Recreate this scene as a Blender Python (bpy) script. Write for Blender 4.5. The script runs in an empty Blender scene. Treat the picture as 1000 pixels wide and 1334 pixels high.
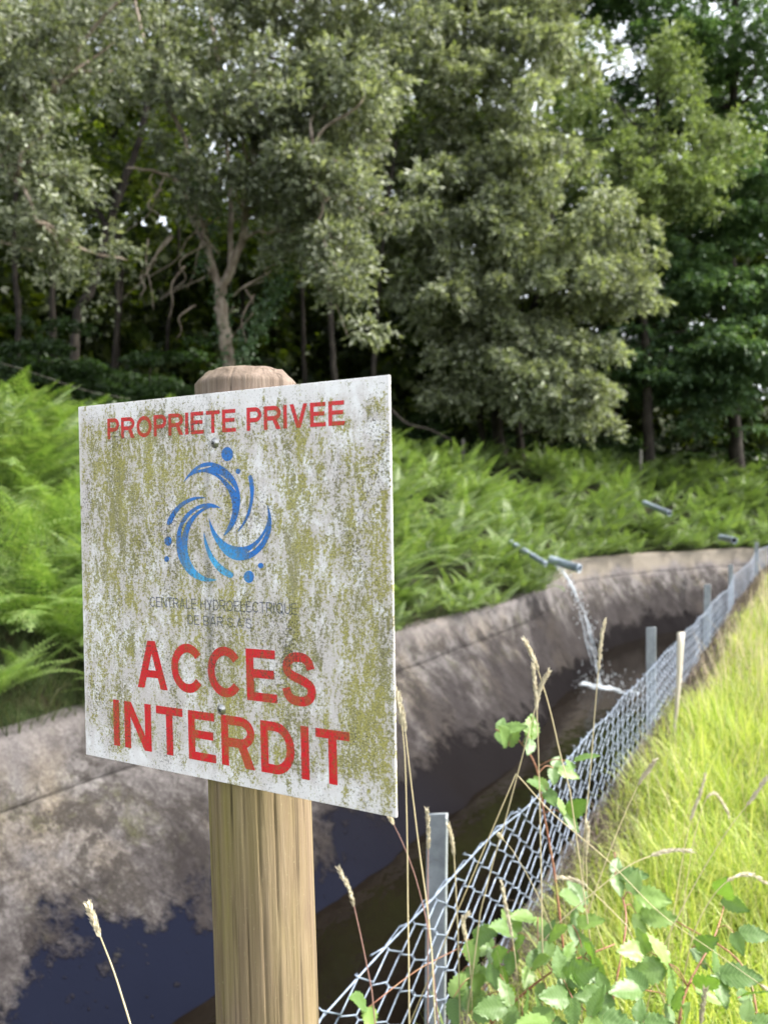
import bpy, bmesh, math, random
import numpy as np
from mathutils import Vector, Matrix
from mathutils.geometry import tessellate_polygon

rng = np.random.default_rng(11)
random.seed(11)
SC = bpy.context.scene
COL = SC.collection
R = math.radians

# ------------------------------------------------------------------ camera
CAM_Z = 1.5
cd = bpy.data.cameras.new('camera')
cam = bpy.data.objects.new('camera', cd)
COL.objects.link(cam)
cam.location = (0, 0, CAM_Z)
cam.rotation_euler = (R(90), 0, 0)
cd.sensor_fit = 'VERTICAL'
cd.sensor_height = 34.684
cd.lens = 26.0
cd.clip_start = 0.05
cd.clip_end = 1500
cd.dof.use_dof = True
cd.dof.focus_distance = 0.87
cd.dof.aperture_fstop = 5.9
SC.camera = cam

# ------------------------------------------------------------------ sky and sun (bright, thinly veiled sky)
to_sun = Vector((0.78, -0.02, 0.92)).normalized()
w = bpy.data.worlds.new('World')
SC.world = w
w.use_nodes = True
nt = w.node_tree
bg = nt.nodes['Background']
sky = nt.nodes.new('ShaderNodeTexSky')
sky.sky_type = 'NISHITA'
sky.sun_disc = False
sky.sun_elevation = math.asin(to_sun.z)
sky.sun_rotation = math.atan2(to_sun.x, to_sun.y)
sky.dust_density = 3.0
sky.air_density = 1.0
hs = nt.nodes.new('ShaderNodeHueSaturation')
hs.inputs['Saturation'].default_value = 0.28
nt.links.new(sky.outputs[0], hs.inputs['Color'])
nt.links.new(hs.outputs[0], bg.inputs['Color'])
bg.inputs['Strength'].default_value = 0.15

sd = bpy.data.lights.new('sun', 'SUN')
sd.energy = 2.0
sd.angle = R(8)
sd.color = (1.0, 0.95, 0.86)
sun = bpy.data.objects.new('sun', sd)
COL.objects.link(sun)
sun.location = (6, -6, 20)
sun.rotation_euler = to_sun.to_track_quat('Z', 'Y').to_euler()

SC.view_settings.view_transform = 'Standard'
SC.view_settings.look = 'None'
SC.view_settings.exposure = 2.1
SC.view_settings.gamma = 1.0
SC.view_settings.use_curve_mapping = False
SC.cycles.use_denoising = True
SC.cycles.use_adaptive_sampling = True
SC.cycles.adaptive_threshold = 0.02
SC.cycles.max_bounces = 6
SC.cycles.diffuse_bounces = 3
SC.cycles.glossy_bounces = 3
SC.cycles.transmission_bounces = 5
SC.cycles.transparent_max_bounces = 6
SC.cycles.sample_clamp_indirect = 8

# ------------------------------------------------------------------ helpers
F_PX = 1000.0

def at(px, py, Y):
    """a point of the place, given the direction it is seen in and its distance Y ahead"""
    return np.array([(px - 500) / F_PX * Y, Y, CAM_Z - (py - 667) / F_PX * Y])

def mesh_np(name, V, quads=None, tris=None, smooth=False):
    me = bpy.data.meshes.new(name)
    V = np.ascontiguousarray(V, dtype=np.float32)
    nq = 0 if quads is None else len(quads)
    nt_ = 0 if tris is None else len(tris)
    loops = []
    if nq: loops.append(np.asarray(quads, dtype=np.int32).ravel())
    if nt_: loops.append(np.asarray(tris, dtype=np.int32).ravel())
    L = np.concatenate(loops)
    me.vertices.add(len(V)); me.vertices.foreach_set('co', V.ravel())
    me.loops.add(len(L)); me.loops.foreach_set('vertex_index', L)
    me.polygons.add(nq + nt_)
    st = np.concatenate([np.arange(nq) * 4, nq * 4 + np.arange(nt_) * 3]).astype(np.int32)
    me.polygons.foreach_set('loop_start', st)
    if smooth:
        me.polygons.foreach_set('use_smooth', np.ones(nq + nt_, dtype=bool))
    me.update(calc_edges=True)
    return me

class MB:
    def __init__(s): s.V = []; s.Q = []; s.T = []; s.n = 0
    def add(s, V, quads=None, tris=None):
        V = np.asarray(V, dtype=float).reshape(-1, 3)
        if quads is not None and len(quads): s.Q.append(np.asarray(quads, dtype=np.int64) + s.n)
        if tris is not None and len(tris): s.T.append(np.asarray(tris, dtype=np.int64) + s.n)
        s.V.append(V); s.n += len(V)
    def tube(s, P, rad, sides=6, cap=True):
        P = np.asarray(P, dtype=float); n = len(P)
        rad = np.full(n, rad, dtype=float) if np.isscalar(rad) else np.asarray(rad, dtype=float)
        T = np.gradient(P, axis=0); T /= np.linalg.norm(T, axis=1, keepdims=True) + 1e-12
        ref = np.array([0.31, 0.17, 0.93]) if abs(T[0] @ np.array([0.31, 0.17, 0.93])) < 0.9 else np.array([0.9, 0.3, 0.1])
        A = np.cross(T, ref); A /= np.linalg.norm(A, axis=1, keepdims=True) + 1e-12
        B = np.cross(T, A)
        th = np.arange(sides) * 2 * np.pi / sides
        V = P[:, None, :] + rad[:, None, None] * (np.cos(th)[None, :, None] * A[:, None, :] + np.sin(th)[None, :, None] * B[:, None, :])
        i = np.arange(n - 1)[:, None] * sides; j = np.arange(sides)[None, :]; k = (j + 1) % sides
        Q = np.stack([i + j, i + k, i + sides + k, i + sides + j], -1).reshape(-1, 4)
        V = V.reshape(-1, 3)
        tris = None
        if cap:
            c0, c1 = len(V), len(V) + 1
            V = np.vstack([V, P[0], P[-1]])
            jj = np.arange(sides); kk = (jj + 1) % sides
            tris = np.vstack([np.stack([np.full(sides, c0), kk, jj], -1), np.stack([np.full(sides, c1), (n - 1) * sides + jj, (n - 1) * sides + kk], -1)])
        s.add(V, Q, tris)
    def box(s, M, sx, sy, sz):
        c = np.array([[x, y, z] for x in (-.5, .5) for y in (-.5, .5) for z in (-.5, .5)]) * np.array([sx, sy, sz])
        c = np.array([list(M @ Vector(v)) for v in c])
        s.add(c, [[0, 1, 3, 2], [4, 6, 7, 5], [0, 4, 5, 1], [2, 3, 7, 6], [0, 2, 6, 4], [1, 5, 7, 3]])
    def data(s):
        return (np.vstack(s.V), np.vstack(s.Q) if s.Q else None, np.vstack(s.T) if s.T else None)
    def mesh(s, name, off=None, smooth=False):
        V, Q, T = s.data()
        if off is not None: V = V - np.asarray(off)
        return mesh_np(name, V, Q, T, smooth)

def obj(name, me, mat=None, parent=None):
    o = bpy.data.objects.new(name, me)
    COL.objects.link(o)
    if mat is not None and me is not None and len(me.materials) == 0: me.materials.append(mat)
    if parent is not None: o.parent = parent
    return o

def tag(o, label=None, cat=None, group=None, kind=None):
    if label: o['label'] = label
    if cat: o['category'] = cat
    if group: o['group'] = group
    if kind: o['kind'] = kind
    return o

def thing(name, loc, label, cat, group=None):
    o = bpy.data.objects.new(name, None)
    COL.objects.link(o)
    o.location = tuple(float(v) for v in loc)
    o.empty_display_size = 0.1
    return tag(o, label, cat, group)

def part(name, mb, mat, parent, smooth=False):
    return obj(name, mb.mesh(name, off=np.array(parent.location), smooth=smooth), mat, parent)

def smooth_path(P, n=8):
    """Catmull-Rom through the points"""
    P = np.asarray(P, dtype=float)
    E = np.vstack([2 * P[0] - P[1], P, 2 * P[-1] - P[-2]])
    out = []
    for i in range(1, len(E) - 2):
        p0, p1, p2, p3 = E[i - 1], E[i], E[i + 1], E[i + 2]
        for t in np.arange(n) / n:
            out.append(0.5 * (2 * p1 + (p2 - p0) * t + (2 * p0 - 5 * p1 + 4 * p2 - p3) * t * t + (-p0 + 3 * p1 - 3 * p2 + p3) * t ** 3))
    out.append(P[-1])
    return np.array(out)

def sstep(a, b, x):
    t = np.clip((x - a) / (b - a), 0, 1)
    return t * t * (3 - 2 * t)

# smooth value noise on numpy arrays
_perm = rng.random((64, 64, 64))
def vnoise(P, scale=1.0, seed=0):
    P = np.asarray(P, dtype=float) * scale + seed * 17.37
    i = np.floor(P).astype(int); f = P - i; f = f * f * (3 - 2 * f)
    r = 0
    for dx in (0, 1):
        for dy in (0, 1):
            for dz in (0, 1):
                wgt = (f[..., 0] if dx else 1 - f[..., 0]) * (f[..., 1] if dy else 1 - f[..., 1]) * (f[..., 2] if dz else 1 - f[..., 2])
                r = r + wgt * _perm[(i[..., 0] + dx) % 64, (i[..., 1] + dy) % 64, (i[..., 2] + dz) % 64]
    return r * 2 - 1
def fbm(P, scale=1.0, oct=3, seed=0):
    r = 0; a = 1.0
    for o in range(oct):
        r = r + a * vnoise(P, scale * 2 ** o, seed + o); a *= .5
    return r

# ------------------------------------------------------------------ materials
class NB:
    """tiny node-tree builder"""
    def __init__(s, name):
        s.m = bpy.data.materials.new(name); s.m.use_nodes = True
        s.t = s.m.node_tree; s.p = s.t.nodes['Principled BSDF']; s.out = s.t.nodes['Material Output']
        s.co = s.t.nodes.new('ShaderNodeTexCoord')
    def n(s, typ, **kw):
        nd = s.t.nodes.new(typ)
        for k, v in kw.items(): setattr(nd, k, v)
        return nd
    def link(s, a, b): s.t.links.new(a, b)
    def mapping(s, scale=(1, 1, 1), src=None, loc=(0, 0, 0)):
        m = s.n('ShaderNodeMapping'); m.inputs['Scale'].default_value = scale; m.inputs['Location'].default_value = loc
        s.link(src or s.co.outputs['Object'], m.inputs[0]); return m.outputs[0]
    def noise(s, scale=5, detail=4, rough=.55, vec=None, dist=0):
        nd = s.n('ShaderNodeTexNoise'); nd.inputs['Scale'].default_value = scale
        nd.inputs['Detail'].default_value = detail; nd.inputs['Roughness'].default_value = rough; nd.inputs['Distortion'].default_value = dist
        s.link(vec or s.co.outputs['Object'], nd.inputs['Vector']); return nd.outputs[0]
    def ramp(s, fac, stops, interp='LINEAR'):
        r = s.n('ShaderNodeValToRGB'); e = r.color_ramp.elements; r.color_ramp.interpolation = interp
        while len(e) < len(stops): e.new(0.5)
        for el, (p, c) in zip(e, stops):
            el.position = p; el.color = (c, c, c, 1) if np.isscalar(c) else (*c, 1)
        s.link(fac, r.inputs[0]); return r.outputs[0]
    def mix(s, fac, a, b, blend='MIX'):
        m = s.n('ShaderNodeMix', data_type='RGBA', blend_type=blend)
        for sock, v in ((m.inputs[0], fac), (m.inputs[6], a), (m.inputs[7], b)):
            if hasattr(v, 'links'): s.link(v, sock)
            elif np.isscalar(v): sock.default_value = v if sock == m.inputs[0] else (v, v, v, 1)
            else: sock.default_value = (*v, 1)
        return m.outputs[2]
    def math(s, op, a, b=0.0, clamp=False):
        m = s.n('ShaderNodeMath', operation=op, use_clamp=clamp)
        for sock, v in ((m.inputs[0], a), (m.inputs[1], b)):
            if hasattr(v, 'links'): s.link(v, sock)
            else: sock.default_value = v
        return m.outputs[0]
    def sep(s, vec=None):
        x = s.n('ShaderNodeSeparateXYZ'); s.link(vec or s.co.outputs['Object'], x.inputs[0]); return x.outputs
    def bump(s, h, strength=.4, dist=.01):
        b = s.n('ShaderNodeBump'); b.inputs['Strength'].default_value = strength; b.inputs['Distance'].default_value = dist
        s.link(h, b.inputs['Height']); s.link(b.outputs[0], s.p.inputs['Normal']); return b
    def set(s, col=None, rough=None, spec=None, metal=None):
        for k, v in (('Base Color', col), ('Roughness', rough), ('Specular IOR Level', spec), ('Metallic', metal)):
            if v is None: continue
            if hasattr(v, 'links'): s.link(v, s.p.inputs[k])
            elif np.isscalar(v): s.p.inputs[k].default_value = v
            else: s.p.inputs[k].default_value = (*v, 1)

def leaf_mat(name, cols, trans=.35, rough=.5, tcol=None, patch=.35, tgain=1.0):
    b = NB(name)
    g = b.n('ShaderNodeNewGeometry')
    c = b.ramp(g.outputs['Random Per Island'], [(i / (len(cols) - 1), cc) for i, cc in enumerate(cols)])
    nz = b.noise(scale=patch, detail=2, vec=g.outputs['Position'])
    v = b.ramp(nz, [(.3, .72), (.7, 1.22)])
    c = b.mix(1.0, c, v, 'MULTIPLY')
    b.set(col=c, rough=rough, spec=.35)
    tr = b.n('ShaderNodeBsdfTranslucent')
    tc = b.mix(1.0, c, tcol or (1.25, 1.35, .55), 'MULTIPLY')
    b.link(tc, tr.inputs[0])
    ms = b.n('ShaderNodeMixShader'); ms.inputs[0].default_value = trans
    b.link(b.p.outputs[0], ms.inputs[1]); b.link(tr.outputs[0], ms.inputs[2]); b.link(ms.outputs[0], b.out.inputs[0])
    return b.m

M = {}
M['sallow'] = leaf_mat('sallow_leaves', [(.05, .06, .038), (.12, .135, .09), (.20, .22, .155), (.35, .37, .29), (.14, .175, .085)], .30, .55)
M['willow'] = leaf_mat('willow_leaves', [(.075, .088, .055), (.16, .18, .115), (.26, .285, .195), (.42, .45, .33), (.22, .27, .105)], .32, .5)
M['hornbeam'] = leaf_mat('hornbeam_leaves', [(.03, .065, .032), (.065, .12, .058), (.11, .18, .09), (.16, .24, .125)], .3, .5)
M['pale_crown'] = leaf_mat('pale_crown_leaves', [(.09, .13, .045), (.16, .21, .08), (.24, .295, .12), (.30, .36, .17)], .32, .5)
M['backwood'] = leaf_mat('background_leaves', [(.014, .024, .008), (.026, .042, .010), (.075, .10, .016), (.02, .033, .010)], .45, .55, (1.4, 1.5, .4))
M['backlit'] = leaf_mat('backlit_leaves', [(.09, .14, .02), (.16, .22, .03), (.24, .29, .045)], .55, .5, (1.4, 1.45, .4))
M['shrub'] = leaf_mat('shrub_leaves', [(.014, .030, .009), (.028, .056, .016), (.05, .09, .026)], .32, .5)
M['ivy'] = leaf_mat('ivy_leaves', [(.03, .065, .025), (.055, .10, .04), (.08, .13, .055)], .15, .35)
M['fern'] = leaf_mat('fern_fronds', [(.08, .15, .03), (.135, .225, .05), (.205, .30, .08), (.27, .34, .125), (.115, .195, .055)], .38, .5, (1.15, 1.3, .5), .9)
M['fern_far'] = leaf_mat('bracken_fronds', [(.06, .105, .032), (.105, .165, .05), (.16, .225, .075), (.22, .27, .115), (.09, .145, .05)], .35, .5, (1.15, 1.3, .5), .6)
M['grass'] = leaf_mat('meadow_grass', [(.13, .20, .04), (.26, .35, .07), (.40, .455, .11), (.52, .52, .22), (.21, .31, .05)], .40, .45, (1.15, 1.2, .55), 1.6)
M['bankgrass'] = leaf_mat('bank_grass', [(.035, .055, .02), (.06, .085, .03), (.10, .10, .05)], .3, .5)
M['thatch'] = leaf_mat('dry_thatch', [(.05, .036, .026), (.12, .088, .064), (.24, .20, .16), (.08, .052, .036)], .15, .8, (1, 1, 1), 3)
M['straw'] = leaf_mat('dry_straw', [(.52, .44, .26), (.62, .54, .34), (.46, .36, .20)], .2, .6, (1, 1, 1), 3)
M['seed'] = leaf_mat('seed_head', [(.62, .55, .40), (.72, .67, .52), (.54, .46, .32)], .25, .7, (1, 1, 1), 5)

def bark(name, c1, c2, c3, sc=9):
    b = NB(name)
    n1 = b.noise(sc, 5, .6, b.mapping((1, 1, .3)))
    c = b.ramp(n1, [(.3, c1), (.5, c2), (.68, c3)])
    n2 = b.noise(2.2, 3, .6)
    c = b.mix(b.ramp(n2, [(.5, 0), (.66, .7)]), c, tuple(v * 1.1 for v in c3))
    b.set(col=c, rough=.9, spec=.2); b.bump(n1, .8, .03); return b.m
M['bark_pale'] = bark('sallow_bark', (.08, .06, .047), (.18, .142, .112), (.33, .28, .235))
M['bark_dark'] = bark('dark_bark', (.010, .008, .006), (.022, .018, .015), (.042, .036, .029))
M['bark_grey'] = bark('grey_bark', (.06, .055, .045), (.14, .13, .11), (.26, .25, .22))

# bank soil
b = NB('leaf_litter_soil')
g = b.n('ShaderNodeNewGeometry')
n1 = b.noise(6, 6, .7, g.outputs['Position']); n2 = b.noise(24, 4, .6, g.outputs['Position'])
c = b.mix(n2, (.012, .010, .006), (.032, .028, .015))
c = b.mix(b.ramp(n1, [(.40, 0), (.6, .85)]), c, (.02, .034, .010))
b.set(col=c, rough=.95, spec=.1); b.bump(n2, .9, .05); M['soil'] = b.m

b = NB('meadow_soil')
g = b.n('ShaderNodeNewGeometry')
n1 = b.noise(30, 4, .6, g.outputs['Position'])
c = b.mix(n1, (.03, .04, .012), (.09, .10, .03))
b.set(col=c, rough=.95, spec=.1); b.bump(n1, .9, .03); M['meadow'] = b.m

# canal concrete: lichen, run-down stains, tar-dark wet band close to the water
b = NB('canal_concrete')
g = b.n('ShaderNodeNewGeometry'); pos = g.outputs['Position']
z = b.sep(pos)[2]
big = b.noise(.75, 5, .62, pos, .3); mid = b.noise(3.6, 8, .78, pos); fine = b.noise(38, 5, .8, pos); patchy = b.noise(1.6, 6, .7, pos, 1.2)
c = b.ramp(mid, [(.3, (.046, .041, .041)), (.45, (.115, .105, .104)), (.58, (.185, .171, .168)), (.72, (.27, .252, .245))])
c = b.mix(b.ramp(big, [(.52, 0), (.66, .55)]), c, (.27, .22, .15))
patch2 = b.noise(2.6, 7, .75, pos, .25)
c = b.mix(b.ramp(patch2, [(.475, 0), (.565, .85)]), c, (.034, .029, .025))
c = b.mix(b.ramp(b.noise(2.1, 6, .75, b.mapping((1, 1, 1), pos, (7, 3, 1))), [(.54, 0), (.68, .55)]), c, (.085, .088, .03))
c = b.mix(b.ramp(fine, [(.35, .65), (.6, 0)]), c, (.03, .026, .024))
c = b.mix(b.ramp(fine, [(.58, 0), (.70, .5)]), c, (.29, .27, .25))
# bleached upper lip, tan where the wall bends away
yy = b.sep(pos)[1]
lip = b.math('ADD', b.math('MULTIPLY', z, 2.2), b.math('ADD', b.math('MULTIPLY', b.math('SUBTRACT', big, .5), 1.6), .75))
c = b.mix(b.math('MULTIPLY', b.ramp(lip, [(.30, 0), (.8, .6)]), b.ramp(fine, [(.3, .5), (.6, 1)])), c, (.20, .18, .18))
tan_ = b.math('MULTIPLY', b.ramp(b.math('SUBTRACT', yy, 14.6), [(0, 0), (1, 1)]), b.ramp(b.math('ADD', b.math('MULTIPLY', z, 1.6), b.math('MULTIPLY', b.noise(1.5, 4, .6, pos), 1.2)), [(.62, 0), (.92, .85)]))
c = b.mix(tan_, c, (.20, .175, .14))
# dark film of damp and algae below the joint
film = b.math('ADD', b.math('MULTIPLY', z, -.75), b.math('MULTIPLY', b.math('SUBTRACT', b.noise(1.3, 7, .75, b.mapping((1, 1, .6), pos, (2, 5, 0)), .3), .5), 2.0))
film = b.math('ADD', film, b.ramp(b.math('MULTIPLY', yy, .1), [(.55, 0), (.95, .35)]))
# soaked streak around the outfall; the recess's dark is painted into it too
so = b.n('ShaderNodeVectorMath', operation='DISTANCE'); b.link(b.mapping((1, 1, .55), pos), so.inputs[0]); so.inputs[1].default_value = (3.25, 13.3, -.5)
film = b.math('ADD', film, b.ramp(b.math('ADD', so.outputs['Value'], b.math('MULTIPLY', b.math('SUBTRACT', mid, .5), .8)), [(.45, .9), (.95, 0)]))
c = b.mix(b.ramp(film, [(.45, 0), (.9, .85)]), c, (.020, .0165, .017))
# tar-dark coat close to the water, ragged upper edge; bluish near the camera, brown further on
zz = b.math('ADD', z, b.math('MULTIPLY', b.math('SUBTRACT', b.noise(.6, 7, .75, pos, .2), .5), 1.7))
zz = b.math('ADD', zz, b.math('MULTIPLY', b.math('SUBTRACT', b.noise(6, 5, .75, pos), .5), .34))
zz = b.math('SUBTRACT', zz, b.ramp(b.math('MULTIPLY', yy, .1), [(.45, .09), (.62, 0)]))
wet = b.ramp(b.math('ADD', zz, 1.5), [(.26, 1), (.40, 0)])
spk = b.ramp(b.noise(14, 3, .6, pos), [(.66, 1), (.74, .6)])
wet = b.math('MULTIPLY', wet, spk)
c = b.mix(wet, c, b.mix(b.ramp(b.math('MULTIPLY', yy, .1), [(.55, 0), (.80, 1)]), (.0042, .0054, .0120), (.006, .005, .0055)))
b.set(col=c)
b.link(b.ramp(wet, [(0, .9), (1, .65)]), b.p.inputs['Roughness']); b.link(b.ramp(wet, [(0, .12), (1, .02)]), b.p.inputs['Specular IOR Level'])
h = b.math('ADD', b.math('MULTIPLY', mid, .8), b.math('MULTIPLY', fine, .35))
h = b.math('MULTIPLY', h, b.ramp(wet, [(0, 1.0), (1, .12)]))
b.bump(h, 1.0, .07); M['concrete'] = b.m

b = NB('canal_water')
g = b.n('ShaderNodeNewGeometry')
n1 = b.noise(1.2, 3, .6, g.outputs['Position']); n2 = b.noise(7, 3, .5, b.mapping((1, .5, 1), g.outputs['Position']))
c = b.mix(n1, (.003, .0025, .002), (.009, .0065, .0045))
b.set(col=c, rough=.05, spec=.10); b.bump(n2, .25, .03); M['water'] = b.m

b = NB('white_water')
n1 = b.noise(9, 4, .7)
b.set(col=b.ramp(n1, [(.35, (.35, .42, .48)), (.6, (.85, .9, .95))]), rough=.15, spec=.5)
b.p.inputs['Transmission Weight'].default_value = .2; b.p.inputs['IOR'].default_value = 1.33
b.bump(n1, .8, .02); M['foam'] = b.m

b = NB('galvanised_wire')
g = b.n('ShaderNodeNewGeometry')
n1 = b.noise(40, 3, .6, g.outputs['Position'])
b.set(col=b.ramp(n1, [(.3, (.15, .18, .235)), (.6, (.25, .30, .38)), (.8, (.36, .41, .49))]), rough=.45, metal=.35, spec=.5); M['wire'] = b.m
b = NB('galvanised_steel')
g = b.n('ShaderNodeNewGeometry')
n1 = b.noise(14, 4, .65, g.outputs['Position']); n2 = b.noise(90, 3, .6, g.outputs['Position'])
c = b.ramp(n1, [(.3, (.25, .275, .29)), (.55, (.38, .41, .43)), (.75, (.52, .55, .57))])
c = b.mix(b.ramp(n2, [(.62, 0), (.74, .5)]), c, (.2, .16, .12))
b.set(col=c, rough=.55, metal=.3, spec=.5); b.bump(n2, .2, .002); M['steel'] = b.m
b = NB('grey_plastic_pipe')
n1 = b.noise(12, 4, .6)
b.set(col=b.ramp(n1, [(.3, (.17, .21, .26)), (.7, (.33, .39, .46))]), rough=.45); M['pipe'] = b.m
b = NB('pipe_inside'); b.set(col=(.02, .02, .02), rough=.8); M['pipe_in'] = b.m

# weathered timber of the sign post (object coordinates: z along the post)
b = NB('post_timber')
ob = b.co.outputs['Object']
gr = b.noise(75, 7, .75, b.mapping((1, 1, .045)), .4); gr2 = b.noise(170, 3, .6, b.mapping((1, 1, .03))); big = b.noise(16, 4, .6, b.mapping((1, 1, .16)))
c = b.ramp(gr, [(.28, (.115, .082, .052)), (.46, (.175, .128, .082)), (.60, (.215, .160, .105)), (.78, (.275, .215, .148))])
c = b.mix(b.ramp(gr2, [(.32, .55), (.5, 0)]), c, (.10, .07, .045))
sx, sy, sz = b.sep()
alg = b.math('MULTIPLY', b.ramp(big, [(.42, 0), (.62, .85)]), b.ramp(b.math('ADD', b.math('MULTIPLY', sx, -9.0), .45), [(.3, .25), (.75, 1)]))
c = b.mix(alg, c, (.24, .22, .05))
spk = b.ramp(b.noise(320, 2, .6), [(.66, 0), (.74, .8)])
c = b.mix(b.math('MULTIPLY', spk, .2), c, (.50, .48, .28))
# grey-pink bleached head of the post, above the panel
head = b.ramp(b.math('ADD', b.math('MULTIPLY', sz, 4.0), -6.45), [(.1, 0), (.35, .8)])
c = b.mix(head, c, b.ramp(gr, [(.3, (.07, .052, .043)), (.5, (.155, .118, .098)), (.62, (.21, .168, .142)), (.78, (.30, .25, .215))]))
for scl, thr, seed in ((38, .006, 0), (62, .005, 4)):
    cr = b.math('ABSOLUTE', b.math('SUBTRACT', b.noise(scl, 2, .5, b.mapping((1, 1, .012), None, (seed, 0, 0))), .5))
    brk = b.ramp(b.noise(5, 3, .6, b.mapping((3, 3, 1), None, (seed, 2, 0))), [(.45, 0), (.58, .6)])
    c = b.mix(b.math('MULTIPLY', b.ramp(cr, [(thr * 1.6, 1), (thr * 3.6, 0)]), brk), c, (.035, .024, .016))
b.set(col=c, rough=.85, spec=.2)
b.bump(b.math('ADD', gr, b.math('MULTIPLY', gr2, .6)), .55, .004); M['timber'] = b.m

b = NB('old_stake_timber')
n1 = b.noise(30, 4, .6, b.mapping((1, 1, .1)))
b.set(col=b.ramp(n1, [(.3, (.38, .33, .26)), (.7, (.66, .60, .50))]), rough=.9); b.bump(n1, .5, .01); M['stake'] = b.m
b = NB('bramble_cane'); n1 = b.noise(20, 3)
b.set(col=b.ramp(n1, [(.3, (.22, .07, .05)), (.55, (.30, .15, .08)), (.75, (.22, .26, .08))]), rough=.5); M['cane'] = b.m
b = NB('reddish_stem'); b.set(col=(.30, .17, .14), rough=.6); M['redstem'] = b.m
b = NB('screw_steel'); b.set(col=(.40, .40, .39), rough=.35, metal=.9); M['screw'] = b.m
b = NB('screw_slot'); b.set(col=(.02, .02, .02), rough=.7); M['slot'] = b.m

b = NB('bramble_leaf')
g = b.n('ShaderNodeNewGeometry'); oi = b.n('ShaderNodeObjectInfo')
x, y, zz_ = b.sep()
vein = b.math('SINE', b.math('MULTIPLY', b.math('SUBTRACT', y, b.math('MULTIPLY', b.math('ABSOLUTE', x), .75)), 62.0 * 12))
c = b.ramp(oi.outputs['Random'], [(0, (.085, .16, .04)), (.5, (.13, .22, .06)), (.8, (.21, .32, .075)), (1, (.115, .19, .07))])
c = b.mix(b.ramp(vein, [(.7, 0), (1, .25)]), c, (.28, .40, .17))
c = b.mix(b.ramp(b.noise(60, 3), [(.6, 0), (.75, .25)]), c, (.25, .22, .08))
b.set(col=c, rough=.42, spec=.45)
tr = b.n('ShaderNodeBsdfTranslucent'); b.link(b.mix(1.0, c, (1.3, 1.4, .5), 'MULTIPLY'), tr.inputs[0])
ms = b.n('ShaderNodeMixShader'); ms.inputs[0].default_value = .35
b.link(b.p.outputs[0], ms.inputs[1]); b.link(tr.outputs[0], ms.inputs[2]); b.link(ms.outputs[0], b.out.inputs[0])
M['bramble'] = b.m

# ------------------------------------------------------------------ plan of the place
def resample(P, step):
    P = np.asarray(P, dtype=float)
    seg = np.r_[0, np.cumsum(np.linalg.norm(np.diff(P, axis=0), axis=1))]
    s = np.arange(0, seg[-1], step)
    return np.stack([np.interp(s, seg, P[:, k]) for k in range(P.shape[1])], 1)

def with_normals(P):
    T = np.gradient(P, axis=0); T /= np.linalg.norm(T, axis=1, keepdims=True)
    return np.stack([-T[:, 1], T[:, 0]], 1)          # left-hand normal

far_pts = np.array([(-20.3, -24.5), (-14.3, -14.5), (-8.3, -4.5), (-2.55, 5.1), (.13, 9.55), (2.75, 13.9), (4.6, 17.8), (8.6, 21.3), (15, 25), (26, 29.5), (45, 35)], float)
FW = resample(smooth_path(far_pts, 20), .09)
for _ in range(6):
    FW[1:-1] = (FW[:-2] + 2 * FW[1:-1] + FW[2:]) / 4
FN = with_normals(FW)
far_top = lambda Y: .42 * sstep(12.5, 17.5, Y)

fence_pts = np.array([(-14.0, -24.2), (-7.4, -12), (-2.56, -3), (-.94, 0), (.2, 2.115), (1.82, 5.115), (4.45, 9.98), (5.75, 12.3), (8.5, 16.3), (13.2, 20.6), (24, 27), (43, 33.5)], float)
NW = resample(smooth_path(fence_pts, 20), .031)
NN = with_normals(NW)
near_z = lambda Y: .42 * sstep(10, 17, Y)

def bank_profile(d):
    z = np.where(d < .25, .02 * d, 0)
    z = z + 2.45 * sstep(-2.2, 5.2, d) - 2.45 * sstep(-2.2, 5.2, np.zeros_like(d))
    z = z + .10 * np.clip(d - 4.8, 0, None) + .10 * np.clip(d - 14, 0, None) + .12 * np.clip(d - 26, 0, None)
    return z

def terrain_z(x, y, d, Yw):
    P = np.stack([x, y, np.zeros_like(x)], -1)
    return far_top(Yw) + 1.32 * bank_profile(d) + .10 * fbm(P, .8, 3) * sstep(.1, 1.0, d)

def sweep_grid(V):
    n, m = V.shape[:2]
    i = np.arange(n - 1)[:, None] * m; j = np.arange(m - 1)[None, :]
    return np.stack([i + j, i + j + 1, i + m + j + 1, i + m + j], -1).reshape(-1, 4)

# far bank and hillside
ii = np.arange(0, len(FW), 6)
d = np.r_[np.linspace(.04, 6, 42), np.linspace(6.4, 20, 30), np.linspace(21, 120, 40)]
X = FW[ii, 0][:, None] + FN[ii, 0][:, None] * d[None]; Yg = FW[ii, 1][:, None] + FN[ii, 1][:, None] * d[None]
Z = terrain_z(X, Yg, np.broadcast_to(d[None], X.shape), FW[ii, 1][:, None])
Z = Z - .14 * (1 - sstep(.10, .5, d))[None]
V = np.stack([X, Yg, Z], -1)
tag(obj('hillside', mesh_np('hillside', V.reshape(-1, 3), sweep_grid(V), smooth=True), M['soil']), kind='structure')

def bank_point(i, d_):
    """points on the far bank: index along the wall, distance behind its top"""
    i = np.asarray(i); x = FW[i, 0] + FN[i, 0] * d_; y = FW[i, 1] + FN[i, 1] * d_
    return np.stack([x, y, terrain_z(x, y, d_, FW[i, 1])], -1)

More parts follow.
